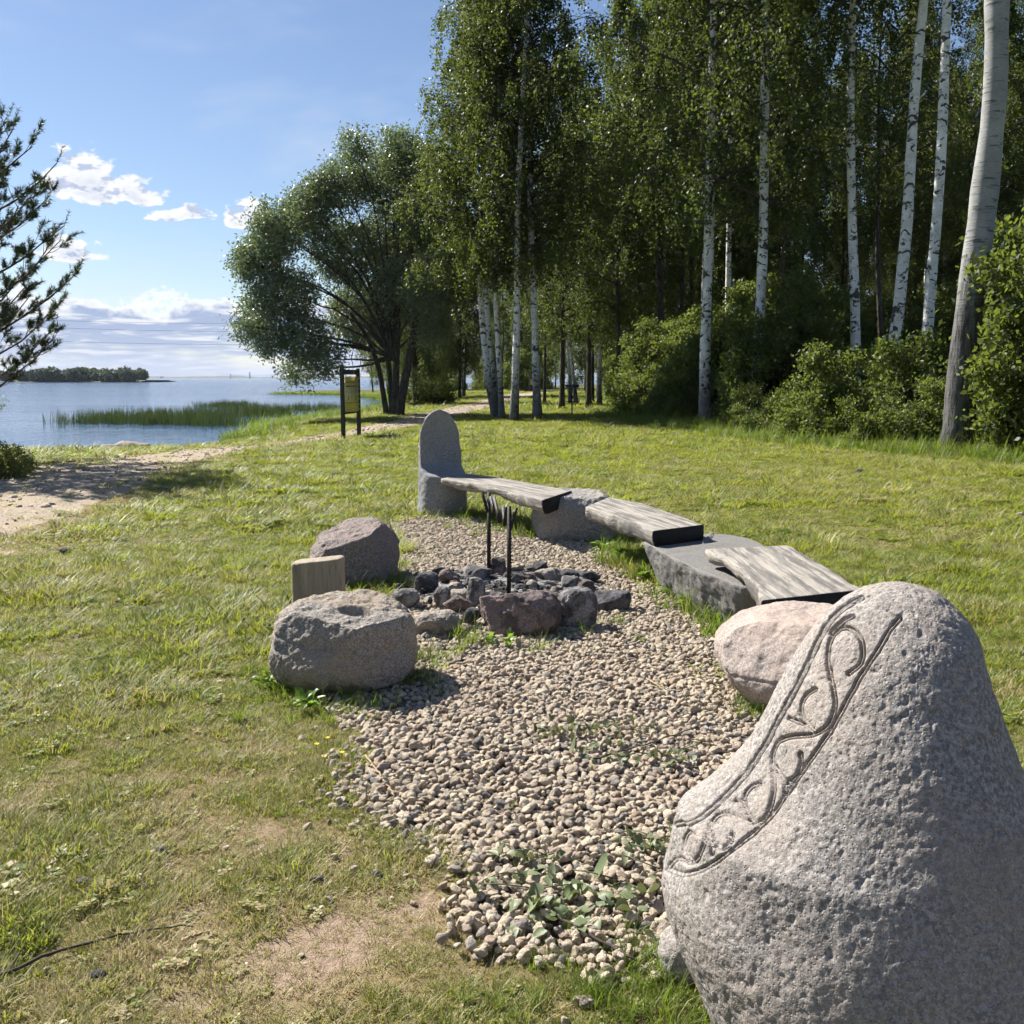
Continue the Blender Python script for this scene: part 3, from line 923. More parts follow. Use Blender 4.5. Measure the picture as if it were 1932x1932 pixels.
def hero_stone():
    cyy = 2.25
    left = zoom3([(1085, 124), (1000, 150), (940, 185), (870, 240), (815, 310), (760, 390), (710, 460), (650, 570), (590, 680), (540, 770), (480, 850), (400, 930), (310, 1000), (222, 1045), (207, 1100), (170, 1240), (150, 1300), (148, 1370), (165, 1470), (200, 1570), (250, 1680), (300, 1780), (350, 1880), (390, 1950), (430, 2030)])
    right = zoom3([(1200, 114), (1290, 138), (1350, 185), (1400, 248), (1428, 320), (1440, 400), (1450, 460), (1470, 520), (1510, 650), (1560, 780), (1600, 890), (1650, 1050), (1680, 1180), (1730, 1400), (1755, 1600), (1750, 1800), (1720, 1950), (1690, 2030)])
    l3 = np.array([at_depth(u, v, cyy) for u, v in left])
    r3 = np.array([at_depth(u, v, cyy) for u, v in right])
    ztop = at_depth(*zoom3([(1150, 110)])[0], cyy)[2]
    xtop = at_depth(*zoom3([(1150, 110)])[0], cyy)[0]
    z0 = -0.10
    nr, nf, nb = 440, 640, 70
    t = np.linspace(0, 1, nr)
    zz = ztop - (ztop - z0) * (1 - t) ** 1.45
    lx = np.interp(zz, np.r_[l3[::-1, 2], ztop], np.r_[l3[::-1, 0], xtop])
    rx = np.interp(zz, np.r_[r3[::-1, 2], ztop], np.r_[r3[::-1, 0], xtop])
    w = np.maximum(rx - lx, 1e-3)
    wn = np.clip(w / 0.98, 0, 1)
    cx = lx + w * np.interp(zz, [0, .5, .9, ztop], [.60, .58, .52, .5])
    cx = np.polyval(np.polyfit(zz[:-20], cx[:-20], 3), zz) * (1 - sstep(zz, ztop - .12, ztop)) + cx * sstep(zz, ztop - .12, ztop)
    front = np.interp(zz, [-.1, .1, .3, .5, .7, .85, .95, 1.02, ztop - .05, ztop - .015, ztop], [.66, .62, .565, .49, .40, .32, .265, .22, .15, .085, .01])
    front = np.convolve(np.pad(front, 12, 'edge'), np.ones(25) / 25, 'valid')
    front[-1] = .004
    back = 0.36 * wn ** 0.8
    # most columns go to the side that is carved
    a = np.concatenate([np.linspace(-np.pi * 1.06, np.pi * .06, nf), np.linspace(np.pi * .06, np.pi * .94, nb + 2)[1:-1]])
    c, s = np.cos(a)[None, :], np.sin(a)[None, :]
    e_fl, e_fr, e_b = 2 / 2.0, 2 / 2.0, 1.0
    ex = np.where(s < 0, np.where(c < 0, e_fl, e_fr), e_b)
    X = cx[:, None] + np.where(c < 0, (cx - lx)[:, None], (rx - cx)[:, None]) * np.sign(c) * np.abs(c) ** ex
    Y = cyy + np.where(s < 0, front[:, None], back[:, None]) * np.sign(s) * np.abs(s) ** ex
    V = np.stack([X, Y, np.broadcast_to(zz[:, None], X.shape)], -1)
    V[0] = V[0].mean(0) + (V[0] - V[0].mean(0)) * 0.97
    N = grid_normals(V)
    P = V.reshape(-1, 3)
    N = N.reshape(-1, 3)
    d = 0.012 * fbm(P, 2.6, 2, 40) + 0.0022 * fbm(P, 11, 3, 41)
    pit = fbm(P, 95, 2, 42)
    d = d + 0.0012 * fbm(P, 34, 2, 43) - 0.0020 * np.clip(pit - 0.05, 0, 1) - 0.006 * np.clip(fbm(P, 48, 2, 45) - .55, 0, 1)
    # the worked band: project the outline of the ornament on the face of the stone
    fwd = P[:, 1] * math.cos(PITCH) + (EYE - P[:, 2]) * math.sin(PITCH)
    dwn = (EYE - P[:, 2]) * math.cos(PITCH) - P[:, 1] * math.sin(PITCH)
    uv = np.stack([CEN + FOC * P[:, 0] / fwd, CEN + FOC * dwn / fwd], 1)
    face = (N[:, 1] < 0.25)
    band = face & inside(uv, np.array(CARVE_BORDER[0] + CARVE_BORDER[1][::-1]))
    bb = face & (uv[:, 0] < 1760) & (uv[:, 1] < 1700)
    sel = np.where(bb)[0]
    mm = 1.27                                           # picture units per millimetre, about, at the stone
    g = np.zeros(len(P))
    for l in CARVE_BORDER:
        l = smooth_line(l, 90, 2)
        q = seg_dist(uv[sel], l)
        g[sel] = np.maximum(g[sel], np.exp(-((q - 3.9) / 1.5) ** 2) + 0.2 * np.exp(-(q / 6.5) ** 2))
    for l in CARVE_VINE:
        l = smooth_line(l, max(12, 4 * len(l)), 2)
        q = seg_dist(uv[sel], l)
        g[sel] = np.maximum(g[sel], np.exp(-((q - 3.0) / 1.45) ** 2) + 0.25 * np.exp(-(q / 6.0) ** 2))
    d = np.where(g > .15, d * (1 - .6 * np.clip(g, 0, 1)), d) - 0.0115 * g - 0.0025 * band
    P = P + N * d[:, None]
    cap = P[(nr - 1) * len(a):].mean(0)
    F = grid_faces(nr, len(a))
    k = np.arange(len(a))
    tcap = np.stack([np.full(len(a), len(P)), (nr - 1) * len(a) + k, (nr - 1) * len(a) + (k + 1) % len(a)], 1)
    P = np.concatenate([P, [cap + (0, 0, 0.0005)]])
    org = np.array([cx[0], cyy, 0.0])
    o = obj('carved_seat_stone', mesh('carved_seat_stone', P - org, [F, tcap], MATS['carved_granite']), loc=org)
    return tag(o, 'large grey granite seat stone with a carved vine band along its slanting edge', 'stone')


hero_stone()


def throne():
    base = on_plane(831, 977)
    n = np.array([.40, -.916])
    s = np.array([.916, .40])
    nr, nc = 190, 150
    c0 = np.array([base[0], base[1] + 0.27])
    zt, zs = 1.225, 0.465
    t = np.linspace(0, 1, nr)
    zz = -0.08 + (zt + 0.08) * (1 - (1 - t) ** 1.35)
    ph = np.linspace(0, 2 * np.pi, nc, endpoint=False)
    axn = -0.17
    V = np.zeros((nr, nc, 3))
    for k, z in enumerate(zz):
        w = np.interp(z, [-.1, 0, .3, .5, .75, .9], [.285, .285, .275, .262, .25, .24])
        up = np.clip((z - 0.86) / (zt - 0.86), 0, 1)
        w = w * math.sqrt(max(1 - up ** 2.3, 1e-4))
        dep = np.interp(z, [0, .45, .9, zt], [.285, .275, .26, .24]) * math.sqrt(max(1 - .8 * up ** 3, 1e-4))
        off = 0.60 if z < zs else (0.26 - 0.27 * (1 - (1 - min((z - zs) / .17, 1)) ** 2.6) - 0.05 * max(z - zs - .15, 0) / .6)
        ds, dn = np.cos(ph), np.sin(ph)
        lo, hi = np.zeros(nc), np.full(nc, 1.0)
        for _ in range(24):
            m = (lo + hi) / 2
            f = np.abs(m * ds / w) ** 2.5 + np.abs((axn + m * dn) / dep) ** 2.5
            lo, hi = np.where(f < 1, m, lo), np.where(f < 1, hi, m)
        r = lo
        scoop = np.zeros(nc)
        for _ in range(6):
            lim = np.where(dn > 0.02, (off - scoop - axn) / np.maximum(dn, 0.02), 9)
            lat = np.clip(lim * ds / max(w, .02), -1, 1)
            scoop = 0.075 * sstep(z, zs + .02, zs + .2) * (1 - up) * np.clip(1 - lat ** 2, 0, 1)
        r = np.where(lim < 8, smin(r, lim, 0.03), r)
        r = np.maximum(r, 0.004)
        p = c0 + np.outer(r * ds, s) + np.outer(axn + r * dn, n)
        V[k, :, :2] = p
        V[k, :, 2] = z
    N = grid_normals(V).reshape(-1, 3)
    P = V.reshape(-1, 3)
    P = P + N * (0.012 * fbm(P, 5, 3, 50) + 0.004 * fbm(P, 22, 3, 51))[:, None]
    P = np.concatenate([P, [P[-nc:].mean(0)]])
    k = np.arange(nc)
    tc = np.stack([np.full(nc, len(P) - 1), (nr - 1) * nc + k, (nr - 1) * nc + (k + 1) % nc], 1)
    org = np.array([c0[0], c0[1], 0])
    o = obj('stone_throne', mesh('stone_throne', P - org, [grid_faces(nr, nc), tc], MATS['throne_granite']), loc=org)
    tag(o, 'tall grey stone chair with a rounded scooped back at the far end of the bench', 'stone chair')


throne()


def boulder(name, label, c, rad, mat, sub=5, power=2.3, seed=0, amp=0.07, planes=(), rotz=0.0, hook=None, cat='boulder', group=None, fine=0.012, link=True, parent=None):
    """a weathered stone: superellipsoid, flattened by planes (nx, ny, nz, d), roughened; stands at c"""
    v, f = ICO[sub]
    rad = np.asarray(rad, float)
    k = (np.abs(v) ** power).sum(1) ** (-1 / power)
    p = v * k[:, None]
    for nx, ny, nz, d in planes:
        nn = np.array([nx, ny, nz], float)
        nn /= np.linalg.norm(nn)
        s = p @ nn
        p = p - np.clip(s - d, 0, None)[:, None] * nn * 0.93
    sc = rad.mean()
    q = p * (rad / sc)
    n = v / rad
    n /= np.linalg.norm(n, axis=1, keepdims=True)
    q = q + n * (amp * fbm(q + seed * 3.7, 1.3, 4, seed) + fine * 2 * fbm(q + seed, 5, 3, seed + 7) + fine * fbm(q + seed, 15, 3, seed + 9))[:, None]
    p = q * sc
    if hook:
        p = hook(p, n)
    ca, sa = math.cos(rotz), math.sin(rotz)
    p = p @ np.array([[ca, sa, 0], [-sa, ca, 0], [0, 0, 1]])
    me = mesh(name, p, f, MATS[mat])
    if not link:
        return me
    o = obj(name, me, parent, loc=c)
    return tag(o, label, cat, group)


def notch(p, n):
    # sawn hollow in the top of the near boulder and two worn bands on its side
    d = np.linalg.norm((p - np.array([0.075, -0.08, 0.20])) / np.array([.10, .075, .10]), axis=1)
    p = p - np.outer(0.085 * (1 - sstep(d, 0.55, 1.0)), [-.1, .35, .93])
    for zb, k in ((0.055, 1.0), (-0.01, .6)):
        q = np.abs(p[:, 2] - (zb + 0.10 * p[:, 0] * -1 + 0.012 * np.sin(p[:, 0] * 14)))
        p = p - n * (0.006 * k * np.exp(-(q / 0.006) ** 2) * (p[:, 1] < 0))[:, None]
    tuck = 1 - 0.13 * sstep(-p[:, 2], 0.05, 0.3)
    return p * np.stack([tuck, tuck, np.ones(len(p))], 1)


c = on_plane(650, 1292)
boulder('boulder_seat', 'pale rounded granite boulder with a hollow cut in its top beside the gravel', (c[0], c[1] + .05, 0.205), (.372, .34, .262), 'tan_granite', 6, 2.7, 3, 0.05, ((.15, -.2, 1, .80), (.8, -.7, .1, .86), (-.3, -.9, .35, .93)), hook=notch, fine=0.014)
c = on_plane(664, 1100)
boulder('boulder_seat', 'brown angular boulder with a flat sloping top behind the sawn log', (c[0], c[1] + .12, 0.19), (.352, .36, .29), 'brown_granite', 6, 3.0, 12, 0.05, ((-.22, -.30, 1, .74), (.9, -.5, .25, .80), (.25, -1, .1, .82), (-.9, -.3, .5, .9), (-.6, .6, .4, .85)), rotz=0.1)
c = on_plane(1083, 1015)
boulder('boulder_seat', 'light grey rounded boulder carrying the joint of the two far bench planks', (c[0], c[1] + .05, 0.185), (.42, .41, .315), 'grey_granite', 6, 2.7, 23, 0.05, ((0, -.1, 1, .86), (-.9, -.3, .2, .9)))


def taper(p, n):
    t = np.interp(p[:, 2], [-.34, -.2, .02, .12, .3], [.56, .74, 1.0, 1.02, .98])
    q = p * np.stack([t, t, np.ones(len(p))], 1)
    ln = np.abs(p[:, 2] - (0.03 + .1 * (p[:, 0])))
    return q - n * (0.007 * np.exp(-(ln / 0.007) ** 2))[:, None]


boulder('boulder_seat', 'pinkish smooth boulder under the near plank, half hidden by the carved stone', (1.445, 4.78, 0.20), (.43, .40, .285), 'pink_granite', 6, 2.5, 31, 0.03, ((0, -.12, 1, .93), (-.7, -.6, .35, .92)), hook=taper, fine=0.007)
p = at_depth(1293, 1875, 2.42)
boulder('rock', 'small grey rock wedged against the foot of the carved seat stone', (p[0] + .0, 2.50, 0.05), (.055, .07, .085), 'grey_granite', 4, 2.4, 44, 0.12, cat='rock')


def table_stone():
    """low seat stone with a sawn flat top and sides that draw in to the ground"""
    zt = 0.355
    top = np.array([on_plane(u, v, zt)[:2] for u, v in ((1214, 1022), (1225, 1014), (1330, 1005), (1395, 1010), (1438, 1024), (1462, 1048), (1490, 1085), (1470, 1115), (1400, 1108), (1330, 1078), (1318, 1076), (1262, 1048))])
    c = top.mean(0)
    loop = smooth_line(np.concatenate([top, top[:1]]), 261, 2)[:-1]
    prof = [(0.66, -.06), (.70, 0.0), (.76, .06), (.84, .14), (.915, .22), (.965, .29), (.99, .325), (1.0, .342), (.995, .352), (.98, .3555), (.93, zt), (.8, zt), (.6, zt), (.4, zt), (.2, zt), (.02, zt)]
    s = resample(np.array(prof), 110)
    V = np.zeros((len(s), len(loop), 3))
    for k, (m, z) in enumerate(s):
        V[k, :, :2] = c + (loop - c) * m
        V[k, :, 2] = z
    N = grid_normals(V).reshape(-1, 3)
    P = V.reshape(-1, 3)
    side = P[:, 2] < zt - 0.012
    d = np.where(side, 0.016 * fbm(P, 6, 4, 60) + 0.004 * fbm(P, 40, 2, 62), 0.0022 * fbm(P, 9, 3, 61))
    # scrolls cut into the side that faces the fire
    fwd = P[:, 1] * math.cos(PITCH) + (EYE - P[:, 2]) * math.sin(PITCH)
    dwn = (EYE - P[:, 2]) * math.cos(PITCH) - P[:, 1] * math.sin(PITCH)
    uv = np.stack([CEN + FOC * P[:, 0] / fwd, CEN + FOC * dwn / fwd], 1)
    for cx, cyv, r in ((1240, 1053, 10), (1272, 1066, 12), (1290, 1072, 7)):
        q = np.abs(np.hypot((uv[:, 0] - cx), (uv[:, 1] - cyv) * .85) - r)
        d = d - np.where(side & (N[:, 1] < .2), 0.006 * np.exp(-(q / 1.3) ** 2), 0)
    slit = smooth_line([(1341, 1008), (1338, 1015), (1331, 1021), (1326, 1024)], 12, 1)
    q = seg_dist(uv, slit)
    d = d - np.where(~side, 0.028 * np.exp(-(q / 2.0) ** 2), 0)
    P = P + N * d[:, None]
    org = np.array([c[0], c[1], 0])
    tag(obj('flat_seat_stone', mesh('flat_seat_stone', P - org, grid_faces(len(s), len(loop)), MATS['dark_slab_stone']), loc=org), 'low dark stone with a flat sawn top and scrolls carved in its side', 'stone')


table_stone()


# ---------------------------------------------------------------- bench planks
def slab(name, label, front, back, z, thick, belly, seed, end_dark=True, n=70, tilt=(0, 0)):
    """heavy plank: front and back edge as picture points on the height z; live lower edge in front"""
    fz = np.array([on_plane(u, v, z)[:2] for u, v in front])
    bz = np.array([on_plane(u, v, z)[:2] for u, v in back])
    F, B = smooth_line(fz, n, 1), smooth_line(bz, n, 1)
    org = np.array([*(F.mean(0) + B.mean(0)) / 2, z - thick])
    along = (F[-1] - F[0]) / np.linalg.norm(F[-1] - F[0])
    yaw = math.atan2(along[1], along[0])
    rows = []
    for k in range(n):
        t = k / (n - 1)
        w = (B[k] - F[k])
        L = np.linalg.norm(w)
        w = w / L
        th_ = thick * np.interp(t, [0, .15, .5, .85, 1], belly) * (1 + .10 * float(fbm(np.array([[t * 6, seed, 0]]), 1, 3, seed)[0]))
        r = 0.012
        prof = [(0, -r), (r * .3, -r * .3), (r, 0)] + [(L * x, 0) for x in (.08, .16, .25, .35, .45, .55, .65, .75, .84, .92)] + [(L - r, 0), (L - r * .3, -r * .3), (L, -r),
                (L, -th_ * .5), (L - .01, -th_ * .95), (L - .03, -th_), (L * .7, -th_ * 1.02), (L * .4, -th_ * 1.02), (L * .16, -th_), (.045, -th_ * .93), (.016, -th_ * .74), (.003, -th_ * .5), (-.003, -th_ * .25)]
        rows.append([[*(F[k] + w * a), z + b] for a, b in prof])
    V = np.array(rows)
    m = V.shape[1]
    P = V.reshape(-1, 3)
    N = -grid_normals(V).reshape(-1, 3)
    topf = sstep(N[:, 2], .6, .9)
    d = 0.012 * fbm(P, 7, 3, seed) * (1 - topf) + 0.0006 * fbm(P, 18, 3, seed + 1)
    P = P + N * d[:, None]
    P = P - org
    ca, sa = math.cos(-yaw), math.sin(-yaw)
    P = P @ np.array([[ca, sa, 0], [-sa, ca, 0], [0, 0, 1]])
    fcs = grid_faces(n, m)
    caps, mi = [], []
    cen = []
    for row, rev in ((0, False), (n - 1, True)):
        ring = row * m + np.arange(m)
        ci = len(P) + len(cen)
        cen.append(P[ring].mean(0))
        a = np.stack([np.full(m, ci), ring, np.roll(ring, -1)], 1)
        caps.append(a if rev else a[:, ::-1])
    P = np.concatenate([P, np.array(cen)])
    me = mesh(name, P, [fcs] + caps, [MATS['bench_wood'], MATS['shaded_end_wood']], True, None, np.r_[np.zeros(len(fcs) + m), np.full(m, 1 if end_dark else 0)])
    o = obj(name, me, loc=org, rotz=yaw)
    return tag(o, label, 'bench plank', 'bench planks resting on the stones')


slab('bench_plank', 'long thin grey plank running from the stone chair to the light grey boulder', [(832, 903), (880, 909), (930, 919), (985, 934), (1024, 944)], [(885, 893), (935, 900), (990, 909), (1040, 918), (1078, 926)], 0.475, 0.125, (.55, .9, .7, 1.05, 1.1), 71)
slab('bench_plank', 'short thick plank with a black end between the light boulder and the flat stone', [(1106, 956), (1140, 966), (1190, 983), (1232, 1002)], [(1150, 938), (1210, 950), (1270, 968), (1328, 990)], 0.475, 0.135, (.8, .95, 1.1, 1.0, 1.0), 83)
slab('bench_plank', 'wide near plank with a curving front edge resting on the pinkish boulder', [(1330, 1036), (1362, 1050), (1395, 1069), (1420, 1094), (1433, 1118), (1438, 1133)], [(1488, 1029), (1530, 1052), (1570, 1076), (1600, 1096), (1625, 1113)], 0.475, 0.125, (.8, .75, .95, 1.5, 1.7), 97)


# ---------------------------------------------------------------- sawn log
def sawn_log():
    base = on_plane(600, 1150)
    d = 6.25
    cxx = at_depth(600, 1060, d)[0]
    n = 72
    a = np.linspace(0, 2 * np.pi, n, endpoint=False)
    hw, hd = .168, .075
    loop = np.stack([hw * np.sign(np.cos(a)) * np.abs(np.cos(a)) ** .35, hd * np.sign(np.sin(a)) * np.abs(np.sin(a)) ** .5], 1)
    zt = 0.455
    rows = [(1.03, -.05)] + [(1.02 - .03 * t, .435 * t) for t in np.linspace(0, 1, 26)] + [(.985, .446), (.965, .452), (.9, zt), (.7, zt), (.45, zt), (.2, zt), (.01, zt)]
    V = np.zeros((len(rows), n, 3))
    for k, (m, z) in enumerate(rows):
        V[k, :, :2] = loop * m
        V[k, :, 2] = z + (0.11 * V[k, :, 0] + .035 * V[k, :, 1]) * (z / zt if z > 0 else 0)
    P = V.reshape(-1, 3)
    N = grid_normals(V).reshape(-1, 3)
    crack = np.exp(-((P[:, 0] + .115 + .01 * np.sin(P[:, 2] * 18)) / .004) ** 2) * (P[:, 1] < 0) * sstep(P[:, 2], .2, .4) + np.exp(-((P[:, 0] - .045 + .008 * np.sin(P[:, 2] * 11)) / .003) ** 2) * (P[:, 1] < 0) * .5
    P = P + N * (0.006 * fbm(P, 8, 3, 5) - .012 * crack)[:, None]
    me = mesh('sawn_log', P, grid_faces(len(rows), n), MATS['log_wood'])
    tag(obj('sawn_log', me, loc=(cxx, d, 0), rotz=-.05), 'short upright sawn log with a pale cut top between the two left boulders', 'log')


sawn_log()

# ---------------------------------------------------------------- fire ring
FIRE = [  # zoomed x, base y, width, height, material, seed, label
    (970, 690, 600, 345, 'fire_purple', 1, 'biggest stone of the fire ring, reddish brown with a sooty top, on the near side'),
    (330, 690, 340, 190, 'fire_tan', 2, 'low flat pinkish stone of the fire ring next to the hollowed boulder'),
    (1440, 620, 280, 300, 'fire_grey', 3, 'large bluish grey stone of the fire ring just beyond the biggest reddish one'),
    (1720, 480, 260, 170, 'fire_dark', 4, 'dark flat stone at the bench side end of the fire ring'),
    (110, 450, 200, 145, 'fire_grey', 5, 'pale grey stone peeping out behind the hollowed boulder'),
    (1535, 415, 160, 170, 'fire_brown', 6, 'dark brown upright stone between the bluish grey stone and the dark flat one'),
    (1385, 325, 165, 120, 'fire_grey', 7, 'round grey stone in the fire ring on the bench side of the front stake'),
    (1230, 265, 210, 120, 'fire_tan', 8, 'tilted tan slab lying on the far side of the fire ring'),
    (1160, 190, 130, 105, 'fire_dark', 9, 'pointed dark bluish stone behind the tilted tan slab'),
    (650, 245, 225, 130, 'fire_grey', 10, 'blocky grey stone at the foot of the rear stake on the far side'),
    (818, 200, 120, 140, 'fire_brown', 11, 'upright pointed stone close behind the rear stake'),
    (440, 260, 140, 115, 'fire_purple', 12, 'reddish brown block on the far left of the fire ring'),
    (265, 310, 180, 135, 'fire_dark', 13, 'black leaning slab at the left end of the fire ring'),
    (375, 420, 150, 130, 'fire_grey', 14, 'pale square stone inside the fire ring before the black slab'),
    (640, 430, 150, 215, 'fire_grey', 15, 'tall upright grey stone in the middle of the fire ring'),
    (505, 465, 190, 110, 'fire_brown', 16, 'brown wedge of stone leaning on the tall upright grey one'),
    (790, 410, 150, 85, 'fire_grey', 17, 'smooth pale stone between the upright grey one and the front stake'),
    (620, 560, 130, 110, 'fire_dark', 18, 'sooty block against the flank of the biggest reddish stone'),
    (620, 650, 120, 75, 'fire_brown', 19, 'small brown stone in the gap between the pinkish and reddish front stones'),
    (1290, 435, 210, 110, 'fire_brown', 20, 'low brown stone behind the biggest reddish one beside the front stake'),
    (960, 270, 95, 100, 'fire_grey', 21, 'small pale block right beside the front stake on the far side'),
    (1060, 245, 100, 65, 'fire_brown', 22, 'little brown stone between the pale block and the tilted tan slab'),
    (1090, 300, 110, 70, 'fire_tan', 23, 'little tan stone lying on the ash before the tilted slab'),
    (1280, 330, 105, 55, 'fire_tan', 24, 'very pale small stone next to the round grey one'),
    (480, 330, 150, 75, 'fire_tan', 25, 'flat pale stone beside the pale square one'),
    (710, 470, 90, 60, 'fire_grey', 26, 'whitish ash covered stone behind the biggest reddish one'),
    (1490, 320, 150, 90, 'fire_grey', 27, 'low grey stone on the far side beyond the dark brown upright one'),
    (955, 165, 130, 55, 'fire_tan', 28, 'low pale stone on the far rim behind the front stake'),
]
for zx, zy, w, h, mt, sd, lab in FIRE:
    u, v = 739.6 + .2422 * zx, 1041.5 + .2422 * zy
    inner = 10 <= sd <= 28 and sd not in (27, 19)
    z0 = 0.03 if inner else 0.0
    p = on_plane(u, v, z0)
    px = np.linalg.norm(p - (0, 0, EYE)) / FOC
    hw, hh = .2422 * w * px / 2 * 1.1, .2422 * h * px / 2 * 1.08
    rr = np.random.default_rng(sd + 100)
    pl = [(*(rr.normal(size=3) * (1, 1, .6)), rr.uniform(.6, .8)) for _ in range(7 if sd > 5 else 4)]
    boulder('fire_stone', lab, (p[0], p[1] + hw * .75, z0 + hh * .88), (hw * 1.04, hw * .85, hh * 1.08), mt, 5 if sd <= 3 else 4, 2.8, sd + 50, 0.09, pl, rotz=rr.uniform(-.5, .5), cat='stone', group='stones of the fire ring', fine=0.016)

for k in range(26):
    a, r = rng.uniform(0, 6.28), rng.uniform(.15, .95)
    s = rng.uniform(.028, .065)
    boulder('rubble_stone', 'small %s %s stone loose in the %s half of the fire ring, %s' % (('grey', 'brown', 'tan', 'black')[k % 4], ('flat', 'chunky')[k // 4 % 2], 'far' if math.sin(a) > 0 else 'near', 'toward the bench' if math.cos(a) > .35 else 'toward the lake' if math.cos(a) < -.35 else 'in the middle'), (FIRE_C[0] + math.cos(a) * r * .8, FIRE_C[1] + math.sin(a) * r * .9, .04 + s * .4), (s * rng.uniform(.9, 1.4), s, s * rng.uniform(.6, .9)), ('fire_grey', 'fire_brown', 'fire_tan', 'fire_dark')[k % 4], 3, 2.6, 500 + k, .12, [(*rng.normal(size=3), rng.uniform(.6, .8)) for _ in range(6)], cat='stone', group='loose small stones of the fire ring', fine=.02)

bag = Bag()
for k in range(170):
    a, r = rng.uniform(0, 6.28), rng.uniform(0.0, .62) ** .8
    v, f = ICO[1]
    s = rng.uniform(.006, .022)
    q = v * s * rng.uniform(.5, 1.4, 3) + rng.normal(0, s * .2, v.shape)
    q = q + [FIRE_C[0] + math.cos(a) * r * 1.0 - .2, FIRE_C[1] + math.sin(a) * r - .15, .058]
    bag.add(q, t=f)
tag(obj('charcoal_debris', bag.mesh('charcoal_debris', MATS['charcoal'], False)), 'black charcoal crumbs on the ash of the fire ring', 'charcoal', kind='stuff')


def skewer_stand():
    t0 = on_plane(922, 1083, .05)
    t1 = on_plane(960, 1128, .05)
    za, zb = at_depth(917, 929, t0[1])[2], at_depth(963, 955, t1[1])[2]
    org = np.array([*(t0[:2] + t1[:2]) / 2, 0])
    root = thing('skewer_stand', 'black iron skewer stand of two notched stakes with prongs over the fire ring', 'skewer stand', org)

    def bar(bag, a, b, w=.022, t=.010):
        a, b = np.asarray(a, float), np.asarray(b, float)
        d = b - a
        L = np.linalg.norm(d)
        d /= L
        side = np.cross(d, [0.25, 1, 0.1])
        side /= np.linalg.norm(side)
        nn = np.cross(side, d)
        bag.box((a + b) / 2, (w, t, L), np.stack([side, nn, d], 1))
    for bse, zt in ((t0, za), (t1, zb)):
        b = Bag()
        p = bse - org
        bar(b, (p[0], p[1], -.05), (p[0] + .004, p[1], zt), .027, .013)
        for k in range(13):
            b.box((p[0] + .016, p[1], .18 + k * .025), (.010, .016, .010), Matrix.Rotation(.6, 3, 'Y'))
        tag(obj('stake', b.mesh('stake', MATS['black_iron'], False), root))
    pr = lambda a, b: (lambda g: (bar(g, a, b), obj('prong', g.mesh('prong', MATS['black_iron'], False), root))[1])((Bag()))
    A, Bv = t0 - org, t1 - org
    pr((A[0] - .004, A[1], za - .16), (A[0] - .05, A[1] - .02, za + .005))
    pr((Bv[0] + .01, Bv[1], zb - .17), (Bv[0] + .055, Bv[1] + .01, zb - .01))
    # zigzag cradle between the stakes
    t = np.array([0.10, .26, .36, .60, .66, .86, .92])
    zz = np.array([.03, .20, .00, .22, .06, .21, .02])
    pts = [np.array([A[0] + (Bv[0] - A[0]) * q + .012 * math.sin(k * 2), A[1] + (Bv[1] - A[1]) * q, za + (zb - za) * q - zz[k] * .75]) for k, q in enumerate(t)]
    for a, b in zip(pts[:-1], pts[1:]):
        pr(a, b)


skewer_stand()


# ---------------------------------------------------------------- information boards
def board_print():
    m, n = material('board_print')
    tc = n.n('ShaderNodeTexCoord').outputs['Object']
    sx = n.n('ShaderNodeSeparateXYZ', {0: tc}).outputs
    x, z = sx[0], sx[2]

    def rect(x0, x1, z0, z1):
        a = n.math('MULTIPLY', n.math('GREATER_THAN', x, x0), n.math('LESS_THAN', x, x1))
        b = n.math('MULTIPLY', n.math('GREATER_THAN', z, z0), n.math('LESS_THAN', z, z1))
        return n.math('MULTIPLY', a, b)
    c = n.mix(n.noise(tc, 3, 4), (0.62, 0.50, 0.13), (0.55, 0.47, 0.18))
    c = n.mix(rect(-.58, .60, .46, .56), c, (0.75, 0.50, 0.08))
    c = n.mix(n.math('MULTIPLY', rect(-.52, .30, .40, .455), n.step(n.noise(n.vec(tc, (26, 1, 12)), 1.0, 2), .44, .5)), c, (0.24, 0.09, 0.02))
    c = n.mix(rect(-.56, .45, .25, .31), c, (0.26, 0.10, 0.03))
    c = n.mix(rect(-.58, .60, -.28, .24), c, (0.60, 0.55, 0.30))
    lines = n.math('LESS_THAN', n.math('FRACT', n.math('MULTIPLY', z, 34.0)), 0.4)
    words = n.step(n.noise(n.vec(tc, (22, 1, 34)), 1.0, 2), .42, .48)
    c = n.mix(n.math('MULTIPLY', n.math('MULTIPLY', rect(-.52, .54, .02, .22), lines), words), c, (0.20, 0.17, 0.08))
    for x0, x1, z0, z1 in ((-.44, -.24, -.22, -.05), (-.06, .06, -.24, -.03), (.26, .46, -.24, -.05)):
        c = n.mix(n.math('MULTIPLY', rect(x0, x1, z0, z1), n.step(n.noise(tc, 16, 3), .45, .52)), c, (0.16, 0.15, 0.13))
    c = n.mix(rect(-.56, .60, -.32, -.29), c, (0.25, 0.15, 0.02))
    c = n.mix(rect(-.58, .60, -.52, -.32), c, (0.62, 0.54, 0.16))
    c = n.mix(rect(-.58, .60, -.62, -.52), c, (0.62, 0.43, 0.09))
    finish(n, c, 0.35, None, spec=0.5)


board_print()


